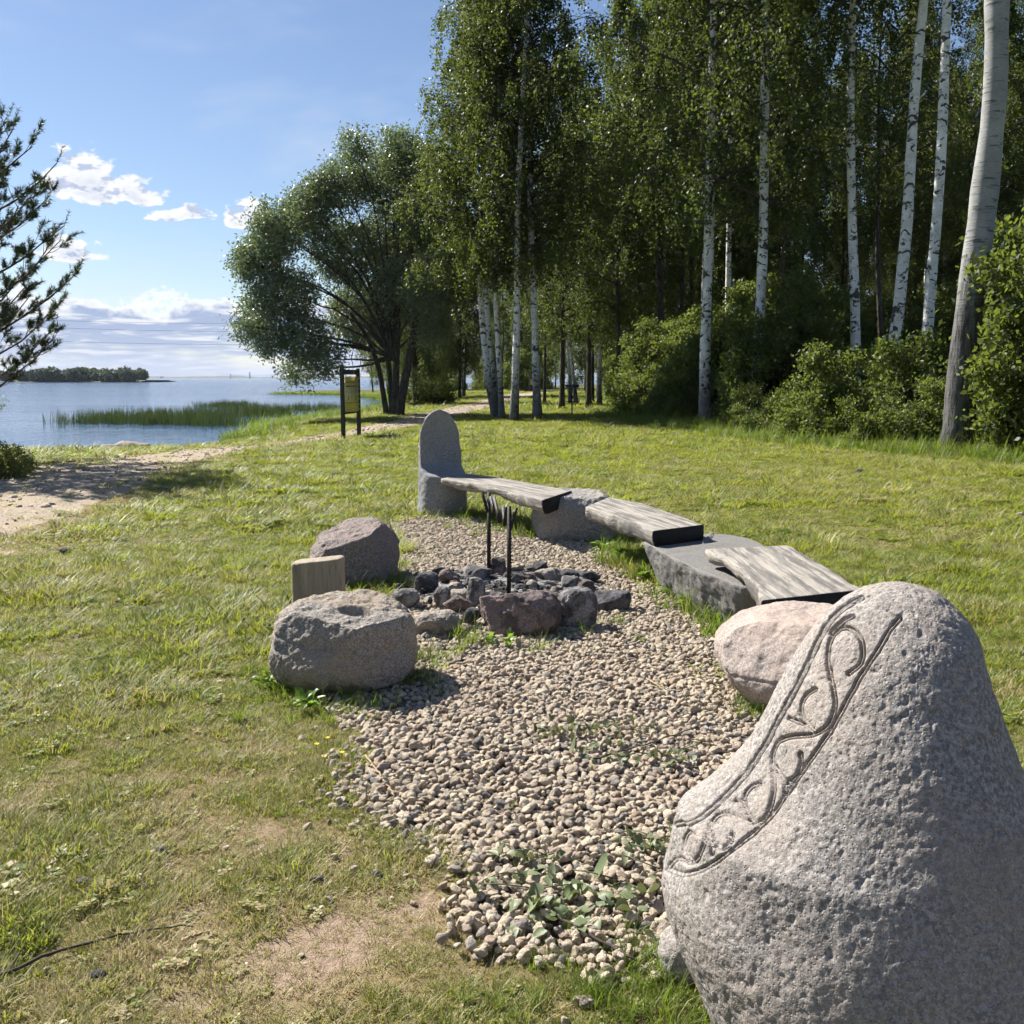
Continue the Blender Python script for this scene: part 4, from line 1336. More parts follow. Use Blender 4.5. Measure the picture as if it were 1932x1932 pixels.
def info_board(name, label, a, b, post_h, z0, z1, detail=True):
    a, b = np.asarray(a, float), np.asarray(b, float)
    mid = (a + b) / 2
    yaw = math.atan2(b[1] - a[1], b[0] - a[0])
    L = np.linalg.norm((b - a)[:2])
    root = thing(name, label, 'information board', mid, yaw)
    for s, hgt in ((-1, post_h), (1, post_h - .10)):
        g = Bag().box((s * L / 2, 0, hgt / 2 - .1), (.105, .105, hgt + .2))
        g.box((s * L / 2, 0, hgt + .012), (.085, .085, .024))
        p = obj('post', g.mesh('post', MATS['stained_post'], False), root)
        mod = p.modifiers.new('soft', 'BEVEL')
        mod.width, mod.segments = .012, 2
    g = Bag().box((0, 0, z1 + .13), (L - .1, .05, .14))
    rail = obj('top_rail', g.mesh('top_rail', MATS['stained_post'], False), root)
    obj('bottom_rail', Bag().box((0, 0, z0 - .03), (L - .1, .06, .05)).mesh('bottom_rail', MATS['stained_post'], False), root)
    pw, phh = L - .24, (z1 - z0)
    pan = obj('panel', Bag().box((0, 0, 0), (1.24, .02, 1.24)).mesh('panel', MATS['board_print'], False), root, loc=(0, -.035, (z0 + z1) / 2))
    pan.scale = (pw / 1.24, 1, phh / 1.24)
    if detail:
        # small cream letters on the top rail
        lt = Bag()
        for dx, ang in ((-.022, .45), (-.022, -.45), (.035, 0.0)):
            lt.box((L * .18 + dx, -.0275, z1 + .115), (.013, .003, .075), Matrix.Rotation(ang, 3, 'Y'))
        m, n = material('cream_paint')
        finish(n, (0.55, 0.52, 0.42), 0.7)
        obj('rail_lettering', lt.mesh('rail_lettering', m, False), rail)
        for k in range(7):
            for s in (-1, 1):
                obj('bracket', Bag().box((s * (L / 2 - .085), -.04, z0 + .06 + k * (phh - .12) / 6), (.075, .012, .035)).mesh('bracket', MATS['cream_paint'], False), root)
    return root


pa, pb = on_ground(648, 830), on_ground(677, 821)
pb = np.array([pa[0] + .24, pa[1] + 1.35, 0])
pb[2] = float(height(pb[0], pb[1]))
pa[2] = pb[2] = (pa[2] + pb[2]) / 2
info_board('information_board', 'dark framed information board with a yellow panel on the lawn beside the path', pa, pb, 2.1, .78, 1.78)
pc = on_ground(999, 739.5)
info_board('information_board', 'small far information board seen between birch trunks by the path', pc, pc + (1.15, 0.3, 0), 1.75, .8, 1.5, False)


def disc_basket():
    p = on_ground(1079, 785)
    root = thing('disc_golf_basket', 'disc golf basket with hanging chains on a thin pole on the shaded lawn', 'disc golf basket', p)
    g = Bag().tube([(0, 0, -.05), (0, 0, 1.36)], .028, 10)
    obj('pole', g.mesh('pole', MATS['galvanised_steel']), root)
    g = Bag()
    a = np.linspace(0, 2 * np.pi, 25)
    ring = lambda r, z: np.stack([r * np.cos(a), r * np.sin(a), np.full(25, z)], 1)
    for z in (1.24, 1.34):
        g.tube(ring(.30, z), .012, 6, cap=False)
    vv = np.concatenate([ring(.30, 1.24), ring(.30, 1.34)])
    k = np.arange(24)
    g.add(vv, np.stack([k, k + 1, k + 26, k + 25], 1))
    obj('top_band', g.mesh('top_band', MATS['galvanised_steel']), root)
    g = Bag()
    for z, r in ((.62, .33), (.78, .33), (.62, .17)):
        g.tube(ring(r, z), .010, 6, cap=False)
    for t in a[:-1]:
        g.tube([(.33 * math.cos(t), .33 * math.sin(t), .62), (.33 * math.cos(t), .33 * math.sin(t), .78)], .005, 4)
        g.tube([(.33 * math.cos(t), .33 * math.sin(t), .62), (.02 * math.cos(t), .02 * math.sin(t), .60)], .005, 4)
    obj('basket', g.mesh('basket', MATS['galvanised_steel']), root)
    for t in a[:-1:2]:
        pts = [(.26 * math.cos(t), .26 * math.sin(t), 1.24), (.17 * math.cos(t), .17 * math.sin(t), 1.02), (.08 * math.cos(t), .08 * math.sin(t), .86), (.03 * math.cos(t), .03 * math.sin(t), .80)]
        obj('chain', Bag().tube(smooth_line(pts, 10), .007, 5).mesh('chain', MATS['galvanised_steel']), root)


disc_basket()

# ---------------------------------------------------------------- scattering of what nobody could count
def scatter(name, label, cat, pts, rot, scl, tint, idx, sources):
    """one object whose points carry instances of a few small meshes"""
    me = bpy.data.meshes.new(name)
    me.vertices.add(len(pts))
    me.vertices.foreach_set('co', np.ascontiguousarray(pts, np.float32).ravel())
    for k, dt, a in (('rot', 'FLOAT_VECTOR', rot), ('scl', 'FLOAT_VECTOR', scl), ('tint', 'FLOAT', tint), ('idx', 'INT', idx)):
        at = me.attributes.new(k, dt, 'POINT')
        if dt == 'FLOAT_VECTOR':
            at.data.foreach_set('vector', np.ascontiguousarray(a, np.float32).ravel())
        else:
            at.data.foreach_set('value', np.ascontiguousarray(a, np.int32 if dt == 'INT' else np.float32))
    g = bpy.data.node_groups.new(name + '_scatter', 'GeometryNodeTree')
    g.interface.new_socket('Geometry', in_out='INPUT', socket_type='NodeSocketGeometry')
    g.interface.new_socket('Geometry', in_out='OUTPUT', socket_type='NodeSocketGeometry')
    N, L = g.nodes, g.links
    gi, go = N.new('NodeGroupInput'), N.new('NodeGroupOutput')
    iop = N.new('GeometryNodeInstanceOnPoints')
    join = N.new('GeometryNodeJoinGeometry')
    for s in reversed(sources):                         # the join lists its last link first
        so = bpy.data.objects.new(s.name, s)
        oi = N.new('GeometryNodeObjectInfo')
        oi.inputs['Object'].default_value = so
        oi.inputs['As Instance'].default_value = True
        L.new(oi.outputs['Geometry'], join.inputs[0])

    def named(k, dt):
        a = N.new('GeometryNodeInputNamedAttribute')
        a.data_type = dt
        a.inputs['Name'].default_value = k
        return [s for s in a.outputs if s.enabled and s.name == 'Attribute'][0]
    e2r = N.new('FunctionNodeEulerToRotation')
    L.new(named('rot', 'FLOAT_VECTOR'), e2r.inputs[0])
    L.new(gi.outputs[0], iop.inputs['Points'])
    L.new(join.outputs[0], iop.inputs['Instance'])
    iop.inputs['Pick Instance'].default_value = True
    L.new(named('idx', 'INT'), iop.inputs['Instance Index'])
    L.new(e2r.outputs[0], iop.inputs['Rotation'])
    L.new(named('scl', 'FLOAT_VECTOR'), iop.inputs['Scale'])
    L.new(iop.outputs[0], go.inputs[0])
    o = obj(name, me)
    o.modifiers.new('scatter', 'NODES').node_group = g
    return tag(o, label, cat, kind='stuff')


def blades(name, n, h, spread, w, bend, mat, seed, lean=0.5, seg=2, hvar=.35):
    """a tuft of bent grass blades"""
    r = np.random.default_rng(seed)
    ang = r.uniform(0, 2 * np.pi, n)
    rad = spread * np.sqrt(r.uniform(0, 1, n))
    base = np.stack([rad * np.cos(ang), rad * np.sin(ang), np.full(n, -.004)], 1)
    out = ang + r.normal(0, .9, n)
    ln = r.uniform(0.0, lean, n)
    hh = h * np.clip(r.normal(1, hvar, n), .3, 1.9)
    bd = bend * r.uniform(.3, 1.4, n)
    V, fi, at = [], [], []
    side = np.stack([-np.sin(out), np.cos(out), np.zeros(n)], 1)
    rows = []
    for k in range(seg + 1):
        t = k / seg
        ph = ln + bd * t
        hz = hh * (np.sin(ln) * t + bd * t * t * .5)
        p = base + np.stack([np.cos(out) * hz, np.sin(out) * hz, hh * t * np.cos(np.clip(ph * .75, 0, 1.45))], 1)
        ww = (w * np.clip(1 - t ** 1.6, 0.0, 1))[..., None] if np.ndim(w) else w * (1 - t ** 1.7)
        rows.append((p - side * ww / 2, p + side * ww / 2))
    tri, quad = [], []
    cnt = 0
    ids = []
    for k in range(seg):
        ids.append((cnt, cnt + n))
        V += [rows[k][0], rows[k][1]]
        cnt += 2 * n
    V.append((rows[seg][0] + rows[seg][1]) / 2)
    i = np.arange(n)
    for k in range(seg - 1):
        a, b = ids[k]
        c, d = ids[k + 1]
        quad.append(np.stack([a + i, b + i, d + i, c + i], 1))
    a, b = ids[-1]
    tri.append(np.stack([a + i, b + i, cnt + i], 1))
    vv = r.uniform(0, 1, n)
    fs = ([np.concatenate(quad)] if quad else []) + [np.concatenate(tri)]
    return mesh(name, np.concatenate(V), fs, mat, True, {'v': np.tile(vv, 2 * seg + 1)})


def clover(name, n, spread, size, mat, seed):
    r = np.random.default_rng(seed)
    b = Bag()
    for _ in range(n):
        a, q = r.uniform(0, 6.28), spread * math.sqrt(r.uniform())
        c = np.array([q * math.cos(a), q * math.sin(a), r.uniform(.008, .035)])
        for k in range(r.integers(2, 4)):
            t = a + k * 2.1 + r.normal(0, .3)
            d = np.array([math.cos(t), math.sin(t), r.uniform(-.2, .6)])
            sd = np.array([-math.sin(t), math.cos(t), 0])
            s = size * r.uniform(.6, 1.3)
            b.add([c, c + d * s * .55 + sd * s * .4, c + d * s, c + d * s * .55 - sd * s * .4], [[0, 1, 2, 3]], a=r.uniform())
    return b.mesh(name, mat)


GM, TM = MATS['lawn_grass'], MATS['tall_grass']
lawn_src = [blades('tuft', 40, .046, .06, .0050, .7, GM, s, .6) for s in (1, 2, 3)] + [blades('tuft', 30, .068, .055, .0052, .6, GM, s, .5) for s in (4, 5)] + [clover('clover', 16, .07, .022, GM, 6), blades('straw', 26, .07, .09, .0032, .15, GM, 8, 1.45, 2)]


def lawn(n, r0, r1, half, scale, seed, flat=1.0, gravel_leak=0.0):
    r = np.random.default_rng(seed)
    rad = np.sqrt(r.uniform(r0 ** 2, r1 ** 2, n))
    a = r.uniform(-half, half, n)
    x, y = rad * np.sin(a), rad * np.cos(a)
    g = gravel_inside(x, y)
    keep = (g < .03) | (r.uniform(0, 1, n) < gravel_leak * np.exp(-g * 5))
    pi = path_inside(x, y)
    keep &= (pi < -.05) | (r.uniform(0, 1, n) < .05 + .15 * np.exp(-np.maximum(pi, 0) / .3) * (rad < 30))
    keep &= shore_dist(x, y) > 0.15
    d = dryness(x, y)
    keep &= r.uniform(0, 1, n) > np.clip((d - .42) * 1.9, 0, .95)
    x, y, d = x[keep], y[keep], d[keep]
    m = len(x)
    z = height(x, y)
    rot = np.stack([r.normal(0, .08, m), r.normal(0, .08, m), r.uniform(0, 6.28, m)], 1)
    s = scale * r.uniform(.65, 1.35, m) * (1 + .55 * np.clip(fbm2(x, y, 1.1, 2, 77), -.7, 1.4)) * (1.12 - .5 * np.clip(d, 0, 1))
    s = s * (1 + .45 * np.clip(fbm2(x, y, 5.5, 2, 78), -1, 1.3))
    d = d + r.normal(0, .13, m) + .10 * fbm2(x, y, 5.0, 2, 79)
    idx = r.choice(7, m, p=[.20, .20, .20, .12, .12, .04, .12])
    idx = np.where((r.uniform(0, 1, m) < np.clip((d - .25) * .8, 0, .35)), 6, idx)
    return np.stack([x, y, z], 1), rot, np.stack([s, s, s * flat], 1), np.where(idx == 6, .95, np.clip(d * 1.05, 0, 1)), idx


parts = [lawn(34000, 1.2, 5.0, .75, .78, 101, .6, .02), lawn(36000, 5.0, 10, .66, 1.15, 102, .5, .02), lawn(42000, 10, 22, .62, 1.75, 103, .36), lawn(36000, 22, 48, .6, 2.9, 104, .30), lawn(11000, 48, 130, .34, 5.2, 105, .3)]
scatter('lawn_grass', 'mown sunlit grass of the lawn', 'grass', *[np.concatenate([p[k] for p in parts]) for k in range(5)], lawn_src)

# taller grass: round the stones, on the bank of the lake, along the edge of the wood
tall_src = [blades('tall_tuft', 26, .17, .06, .0075, .9, TM, s, .45, 3) for s in (11, 12)] + [blades('tall_tuft', 20, .24, .05, .009, 1.1, TM, 13, .4, 3)]
EDGE = np.array([(4.5, 44), (4.7, 39.5), (5.3, 36), (5.9, 33), (6.6, 29.5), (7.3, 26.5), (8.2, 23.4), (9.4, 20.3), (10.6, 17.5), (13, 13)], float)


def tall_points():
    r = np.random.default_rng(55)
    P, S, T = [], [], []
    for u, v, n, rad, s in ((872, 1212, 5, .05, .9), (905, 1225, 4, .06, .5), (985, 1218, 6, .10, .6), (1010, 1200, 4, .08, .5), (1110, 1185, 9, .18, .55), (1150, 1175, 6, .10, .5), (1000, 1014, 8, .1, 1.1), (900, 978, 24, .22, .8),
                            (960, 995, 36, .40, .8), (1180, 1065, 14, .14, .9), (1210, 1090, 10, .08, .9), (1160, 1042, 10, .1, .8), (1300, 1150, 8, .1, .6), (1380, 1175, 20, .12, 1.0), (1360, 1195, 14, .1, .8), (1255, 1125, 8, .1, .7), (800, 1245, 12, .1, .6), (790, 1290, 14, .1, .55),
                            (560, 1320, 30, .22, .5), (520, 1290, 26, .2, .5), (640, 1335, 20, .15, .45), (760, 1110, 6, .05, .7), (700, 1112, 9, .1, .7), (845, 975, 14, .12, .7), (1240, 1915, 60, .18, .36), (1180, 1930, 40, .18, .33), (1295, 1940, 40, .15, .4),
                            (1415, 1345, 10, .06, .6), (590, 1120, 10, .1, .5), (540, 1150, 12, .1, .5)):
        c = on_plane(u, v)
        q = r.normal(0, rad, (n, 2)) + c[:2]
        P.append(np.column_stack([q, np.zeros(n)]))
        S.append(s * r.uniform(.6, 1.3, n))
        T.append(r.uniform(0, .35, n))
    # lake bank
    n = 9000
    t = r.uniform(0, 1, n)
    L = resample(SHORE[3:17], 400)
    i = (t * 399).astype(int)
    q = L[i] + r.normal(0, 1.0, (n, 2))
    d = shore_dist(q[:, 0], q[:, 1])
    k = (d > 0.0) & (d < 3.2) & (r.uniform(0, 1, n) < np.exp(-d / 1.3))
    q = q[k]
    P.append(np.column_stack([q, height(q[:, 0], q[:, 1])]))
    far = q[:, 1] > 34
    S.append(np.where(far, 2.2, .7) * r.uniform(.4, 1.2, len(q)))
    T.append(r.uniform(0, .25, len(q)))
    # edge of the wood
    n = 4200
    L = resample(EDGE, 300)
    q = L[r.integers(0, 300, n)] + np.stack([r.normal(.3, .7, n), r.normal(0, .5, n)], 1)
    P.append(np.column_stack([q, height(q[:, 0], q[:, 1])]))
    S.append(r.uniform(.8, 2.0, n))
    T.append(r.uniform(0, .5, n))
    # scattered longer tufts on the lawn
    n = 1500
    rad, a = np.sqrt(r.uniform(2.2 ** 2, 26 ** 2, n)), r.uniform(-.6, .6, n)
    x, y = rad * np.sin(a), rad * np.cos(a)
    k = (gravel_inside(x, y) < -.1) & (path_inside(x, y) < -.1) & (shore_dist(x, y) > 1) & (dryness(x, y) < .45)
    P.append(np.column_stack([x[k], y[k], height(x[k], y[k])]))
    S.append(r.uniform(.2, .45, k.sum()))
    T.append(r.uniform(0, .6, k.sum()))
    P, S, T = np.concatenate(P), np.concatenate(S), np.concatenate(T)
    m = len(P)
    return P, np.stack([r.normal(0, .08, m), r.normal(0, .08, m), r.uniform(0, 6.28, m)], 1), np.stack([S * .9, S * .9, S], 1), T, r.integers(0, 3, m)


scatter('tall_grass', 'longer green grass round the stones, along the bank and the wood edge', 'grass', *tall_points(), tall_src)


# reeds standing in the shallow water
def reed_points():
    r = np.random.default_rng(66)
    P = []
    for a, b, n, w in ((on_plane(120, 797, WATER_Z), on_plane(470, 802, WATER_Z), 240, 1.0), (on_plane(180, 792, WATER_Z), on_plane(560, 782, WATER_Z), 330, 1.5), (on_plane(400, 772, WATER_Z), on_plane(650, 774, WATER_Z), 220, 1.5), (on_plane(384, 767, WATER_Z), on_plane(472, 766, WATER_Z), 140, 1.0)):
        t = r.uniform(0, 1, n)[:, None] ** .8
        q = a[:2] * (1 - t) + b[:2] * t + r.normal(0, 1, (n, 2)) * (.55, w)
        P.append(q)
    q = np.concatenate(P)
    d = shore_dist(q[:, 0], q[:, 1])
    q = q[d < .4]
    m = len(q)
    P = np.column_stack([q, np.full(m, WATER_Z - .05)])
    s = r.uniform(.65, 1.2, m) * np.where(q[:, 1] > 68, .8, 1)
    return P, np.stack([r.normal(0, .05, m), r.normal(0, .05, m), r.uniform(0, 6.28, m)], 1), np.stack([s, s, s], 1), r.uniform(0, .2, m), r.integers(0, 2, m)


scatter('reeds', 'dark green reeds standing in the shallow water off the bank', 'reeds', *reed_points(), [blades('reed_clump', 16, .58, .34, .022, .35, MATS['reed'], s, .16, 3) for s in (21, 22)])


# pebbles
def pebble(name, seed):
    r = np.random.default_rng(seed)
    v, f = ICO[2]
    p = v.copy()
    for _ in range(7):
        nn = r.normal(size=3)
        nn /= np.linalg.norm(nn)
        p = p - np.clip(p @ nn - r.uniform(.55, .85), 0, None)[:, None] * nn * .9
    p = p * (1, r.uniform(.62, .9), r.uniform(.5, .75)) + .07 * v * fbm(v + seed, 1.6, 2, seed)[:, None]
    return mesh(name, p, f, MATS['pebble'])


def gravel_points():
    r = np.random.default_rng(77)
    lo, hi = GRAVEL.min(0) - .3, GRAVEL.max(0) + .3
    out = []
    for step, zoff, smin_, smax, pk in ((.031, .006, .013, .023, 1.0), (.036, .016, .013, .024, .95), (.075, .022, .016, .028, .55)):
        xs, ys = np.meshgrid(np.arange(lo[0], hi[0], step), np.arange(lo[1], hi[1], step))
        x = xs.ravel() + r.uniform(-.5, .5, xs.size) * step
        y = ys.ravel() + r.uniform(-.5, .5, xs.size) * step
        g = gravel_inside(x, y)
        k = (r.uniform(0, 1, len(x)) < pk * np.clip(1.0 - np.clip(.05 - g, 0, 1) * 9, 0, 1)) & (x < 1.9)
        k &= r.uniform(0, 1, len(x)) < 1 - .25 * np.clip(fbm2(x, y, 1.8, 3, 91), 0, 1) * (pk < 1)
        x, y = x[k], y[k]
        s = r.uniform(smin_, smax, len(x)) * np.where(r.uniform(0, 1, len(x)) < .06, 1.45, 1)
        out.append((x, y, zoff + .010 * fbm2(x, y, 1.5, 2, 92) + r.normal(0, .004, len(x)), s))
    # strays in the grass round the bed and stones on the dirt path
    n = 2600
    x, y = r.uniform(lo[0] - .3, hi[0], n), r.uniform(lo[1] - .3, hi[1], n)
    g = gravel_inside(x, y)
    k = (g < 0) & (r.uniform(0, 1, n) < np.exp(g / .16))
    out.append((x[k], y[k], np.full(k.sum(), .008), r.uniform(.010, .022, k.sum())))
    n = 260
    rad, a = np.sqrt(r.uniform(1.8 ** 2, 7 ** 2, n)), r.uniform(-.6, .5, n)
    out.append((rad * np.sin(a), rad * np.cos(a), np.full(n, .006), r.uniform(.006, .02, n)))
    n = 5200
    i = r.integers(0, 110, n)
    x, y = PATH_S[i, 0] + r.normal(0, 1.3, n), PATH_S[i, 1] + r.normal(0, .7, n)
    k = path_inside(x, y) > 0.1
    out.append((x[k], y[k], height(x[k], y[k]) + .012, r.gamma(2.2, .010, k.sum()) + .008))
    x, y, z, s = [np.concatenate([o[k] for o in out]) for k in range(4)]
    m = len(x)
    return np.stack([x, y, z], 1), np.stack([r.normal(0, .45, m), r.normal(0, .45, m), r.uniform(0, 6.28, m)], 1), np.stack([s] * 3, 1), r.uniform(0, 1, m), r.integers(0, 7, m)


scatter('gravel', 'pale beige pebbles of the gravel bed round the fire ring', 'gravel', *gravel_points(), [pebble('pebble_shape', 200 + k) for k in range(7)])


# ---------------------------------------------------------------- leaves, crowns, trunks
def leaf_quads(c, axis, normal, L, W, v):
    side = np.cross(axis, normal)
    side /= np.linalg.norm(side, axis=1, keepdims=True) + 1e-9
    L, W = L[:, None], W[:, None]
    V = np.stack([c, c + axis * L * .42 + side * W * .5, c + axis * L, c + axis * L * .42 - side * W * .5], 1).reshape(-1, 3)
    n = len(c)
    return V, np.arange(4 * n).reshape(n, 4), np.repeat(v, 4)


def rand_dirs(r, n, down=0.0):
    d = r.normal(size=(n, 3))
    d[:, 2] -= down
    return d / (np.linalg.norm(d, axis=1, keepdims=True) + 1e-9)


def birch_crown(seed, H, R, n_br, leaf, prof, droop=1.0, per_twig=19, subs=7, twigs=5):
    """weeping crown on a vertical axis from z=0 to H; returns leaf mesh and branch mesh"""
    r = np.random.default_rng(seed)
    br = Bag()
    C, A = [], []
    for b in range(n_br):
        t = (b + r.uniform(0, 1)) / n_br
        z0 = H * t
        az = b * 2.39996 + r.normal(0, .3)
        L = R * np.interp(t, *prof) * r.uniform(.7, 1.15)
        out = np.array([math.cos(az), math.sin(az), 0])
        s = np.linspace(0, 1, 8)
        rise = (.55 + .5 * t) * L
        pts = np.array([0, 0, z0]) + np.outer(s * L, out) + np.outer(rise * (s - .62 * droop * s ** 2.4), [0, 0, 1])
        pts[1:] += r.normal(0, .04 * L, (7, 3)) * s[1:, None]
        br.tube(pts, np.linspace(.045 * (1.15 - t) + .012, .006, 8), 5, cap=False)
        for k in range(subs):
            f = r.uniform(.22, 1.0)
            i = min(int(f * 7), 6)
            p0 = pts[i] * (1 - (f * 7 - i)) + pts[i + 1] * (f * 7 - i)
            a2 = az + r.choice([-1, 1]) * r.uniform(.3, 1.3)
            l2 = L * r.uniform(.18, .42)
            d2 = np.array([math.cos(a2), math.sin(a2), r.uniform(-.25, .35)])
            e = np.linspace(0, 1, 4)
            q = p0 + np.outer(e * l2, d2) + np.outer(-.35 * droop * l2 * e ** 2, [0, 0, 1])
            br.tube(q, np.linspace(.011, .004, 4), 3, cap=False)
            for m in range(twigs):
                g = r.uniform(.15, 1.0)
                o = p0 + d2 * l2 * g + np.array([0, 0, -.35 * droop * l2 * g * g])
                tl = r.uniform(.45, 1.5) * droop
                dd = np.array([r.normal(0, .28), r.normal(0, .28), -1.0])
                u = np.sort(r.uniform(0, 1, per_twig))
                pos = o + np.outer(u * tl, dd) + r.normal(0, .055, (per_twig, 3))
                C.append(pos)
    C = np.concatenate(C)
    n = len(C)
    ax = rand_dirs(r, n, .9)
    V, F, at = leaf_quads(C, ax, rand_dirs(r, n), leaf * r.uniform(.7, 1.3, n), leaf * .72 * r.uniform(.7, 1.3, n), r.uniform(0, 1, n))
    return V, F, at, br


def blob_crown(seed, blobs, n_leaf, leaf, aspect=.6, shell=.55, puff=.32, per=26, base=None, limb_r=.12, mat_twig='twig', lat=0.35):
    """crown from leaf puffs spread through a union of blobs (x,y,z,r); limbs run from base to the blobs"""
    r = np.random.default_rng(seed)
    B = np.asarray(blobs, float)
    wgt = B[:, 3] ** 2.3
    npf = n_leaf // per
    bi = r.choice(len(B), npf, p=wgt / wgt.sum())
    d = rand_dirs(r, npf)
    rad = B[bi, 3] * (shell + (1 - shell) * r.uniform(0, 1, npf)) * (1 + .16 * fbm(d * 1.7 + bi[:, None] * 3.1, 1.0, 3, seed))
    rad = np.where(r.uniform(0, 1, npf) < .25, rad * r.uniform(.3, 1, npf), rad)
    cen = B[bi, :3] + d * rad[:, None]
    cen[:, 2] = np.where(cen[:, 2] < .1, .1 + r.uniform(0, .4, npf), cen[:, 2])
    C = np.repeat(cen, per, axis=0) + r.normal(0, puff, (npf * per, 3)) * (1, 1, .75)
    n = len(C)
    ax = rand_dirs(r, n, .25)
    pv = np.clip(np.repeat(r.normal(.5, .22, npf), per) + r.normal(0, .2, n), 0, 1)
    V, F, at = leaf_quads(C, ax, rand_dirs(r, n), leaf * r.uniform(.65, 1.35, n), leaf * aspect * r.uniform(.7, 1.3, n), pv)
    br = Bag()
    base = np.zeros(3) if base is None else np.asarray(base, float)
    for x, y, z, rr in B:
        e = np.array([x, y, z])
        mid = base * .5 + e * .5 + np.array([-(x - base[0]) * .2, -(y - base[1]) * .2, (z - base[2]) * .12])
        pts = smooth_line([base, mid, e], 9, 2) + r.normal(0, .03 * rr, (9, 3))
        br.tube(pts, np.linspace(limb_r, limb_r * .28, 9), 6, cap=False)
        for k in range(7):
            dd = rand_dirs(r, 1, -.35)[0]
            p0 = pts[r.integers(4, 9)]
            q = smooth_line([p0, p0 + dd * rr * .5 + r.normal(0, .1 * rr, 3), p0 + dd * rr * 1.0], 6, 1)
            br.tube(q, np.linspace(limb_r * .3, limb_r * .07, 6), 4, cap=False)
    return V, F, at, br


def trunk_mesh(name, pts, rad, mat, sides=14, seed=0, flare=.35, rough=.03):
    pts = smooth_line(pts, 46, 2)
    rad = np.interp(np.linspace(0, 1, 46), np.linspace(0, 1, len(rad)), rad)
    h = pts[:, 2] - pts[0, 2]
    rad = rad * (1 + flare * np.exp(-h / .35))
    pts[0, 2] -= .15
    v, q, t = tube(pts, rad, sides, True)
    c = np.repeat(pts, sides, axis=0)
    n = v[:len(c)] - c
    v[:len(c)] += n * (rough * 4 * fbm(v[:len(c)] + seed, 1.1, 3, seed))[:, None]
    return mesh(name, v, [q, t], mat)


PROF_BIRCH = ([0, .12, .35, .6, .85, 1], [.75, 1, .95, .75, .42, .12])
PROF_SLIM = ([0, .15, .4, .7, 1], [.6, 1, .9, .6, .1])
CROWNS = []
for sd, H, R, nb in ((301, 15, 3.6, 62), (302, 13.5, 3.3, 58), (303, 16, 3.1, 62)):
    V, F, at, br = birch_crown(sd, H, R, nb, .105, PROF_BIRCH)
    CROWNS.append((mesh('birch_crown', V, F, MATS['birch_leaf'], False, {'v': at}), br.mesh('birch_branches', MATS['twig'])))
SLIM = []
for sd, H, R, nb in ((311, 11, 2.3, 40), (312, 12, 2.6, 44)):
    V, F, at, br = birch_crown(sd, H, R, nb, .125, PROF_SLIM, .8, 16, 6, 5)
    SLIM.append((mesh('slender_crown', V, F, MATS['forest_leaf'], False, {'v': at}), br.mesh('slender_branches', MATS['twig'])))


def tree_thing(name, label, base, trunk_me, crown, crown_at, cs=1.0, crot=0.0, group=None, cat='tree'):
    root = thing(name, label, cat, base, group=group)
    obj('trunk', trunk_me, root)
    cr = obj('crown', crown[0], root, loc=crown_at, rotz=crot, scale=cs)
    obj('branches', crown[1], cr)
    return root


def traced_tree(name, label, line, y, width, crown, crown_z, top, bark='birch_bark', cs=1.0, crot=0.0, group='birches at the edge of the wood', seed=0, base_z=None, flare=.35):
    """tree whose stem follows picture points at the distance y; width in picture units at the foot and higher up"""
    p = np.array([at_depth(u, v, y) for u, v in line])
    gz_ = float(height(p[0][0], y))
    p[0][2] = gz_
    dirn = (p[-1] - p[-2]) / np.linalg.norm(p[-1] - p[-2])
    dirn = dirn * .6 + np.array([0, 0, .4])
    while p[-1][2] < top:
        p = np.concatenate([p, [p[-1] + dirn / np.linalg.norm(dirn) * 2.5]])
        dirn = dirn * .7 + np.array([0, 0, .3])
    r = np.random.default_rng(seed)
    p[1:, 1] += np.cumsum(r.normal(0, .06, len(p) - 1))
    px = y / FOC
    org = p[0].copy()
    q = p - org
    tot = q[-1, 2]
    rad = np.interp(np.linspace(0, 1, 12), [0, .15, .6, 1], [width[0] * px / 2, width[1] * px / 2, width[1] * px * .34, .03])
    tm = trunk_mesh(name + '_trunk', q, rad, MATS[bark], 16, seed, flare)
    c = np.array([np.interp(crown_z, q[:, 2], q[:, k]) for k in range(3)])
    return tree_thing(name, label, org, tm, crown, c, cs, crot, group)


B1, B2, B3 = CROWNS
traced_tree('birch_tree', 'white birch standing foremost before the shrubs, nearest the shaded lawn', [(1331, 806), (1330, 740), (1331, 640), (1336, 540), (1339, 440), (1340, 350), (1342, 250)], 33, (23, 19), B1, 6.2, 21, cs=1.12, seed=1)
traced_tree('birch_tree', 'thin white birch just behind the foremost one before the shrubs', [(1371, 780), (1372, 700), (1374, 540), (1375, 390), (1377, 250)], 38, (12, 11), B2, 7.5, 20, cs=.9, crot=2.0, seed=2)
traced_tree('birch_tree', 'white birch with black bands, second stout one from the shaded lawn', [(1420, 800), (1425, 720), (1433, 610), (1438, 500), (1441, 380), (1441, 250)], 32, (22, 19), B3, 6.8, 21, cs=1.1, crot=1.0, seed=3)
traced_tree('birch_tree', 'white birch standing by itself before the gap of sky in the wood', [(1617, 790), (1613, 640), (1612, 560), (1610, 470), (1608, 330), (1604, 200), (1607, 60)], 31, (20, 17), B2, 12.2, 24, cs=1.05, crot=3.1, seed=4)
traced_tree('birch_tree', 'leaning white birch with broad black bands left of the smooth pair', [(1672, 790), (1681, 680), (1690, 600), (1700, 500), (1710, 400), (1718, 280), (1727, 140), (1742, 0)], 29, (22, 20), B1, 12.8, 25, cs=.95, crot=4.2, seed=5)
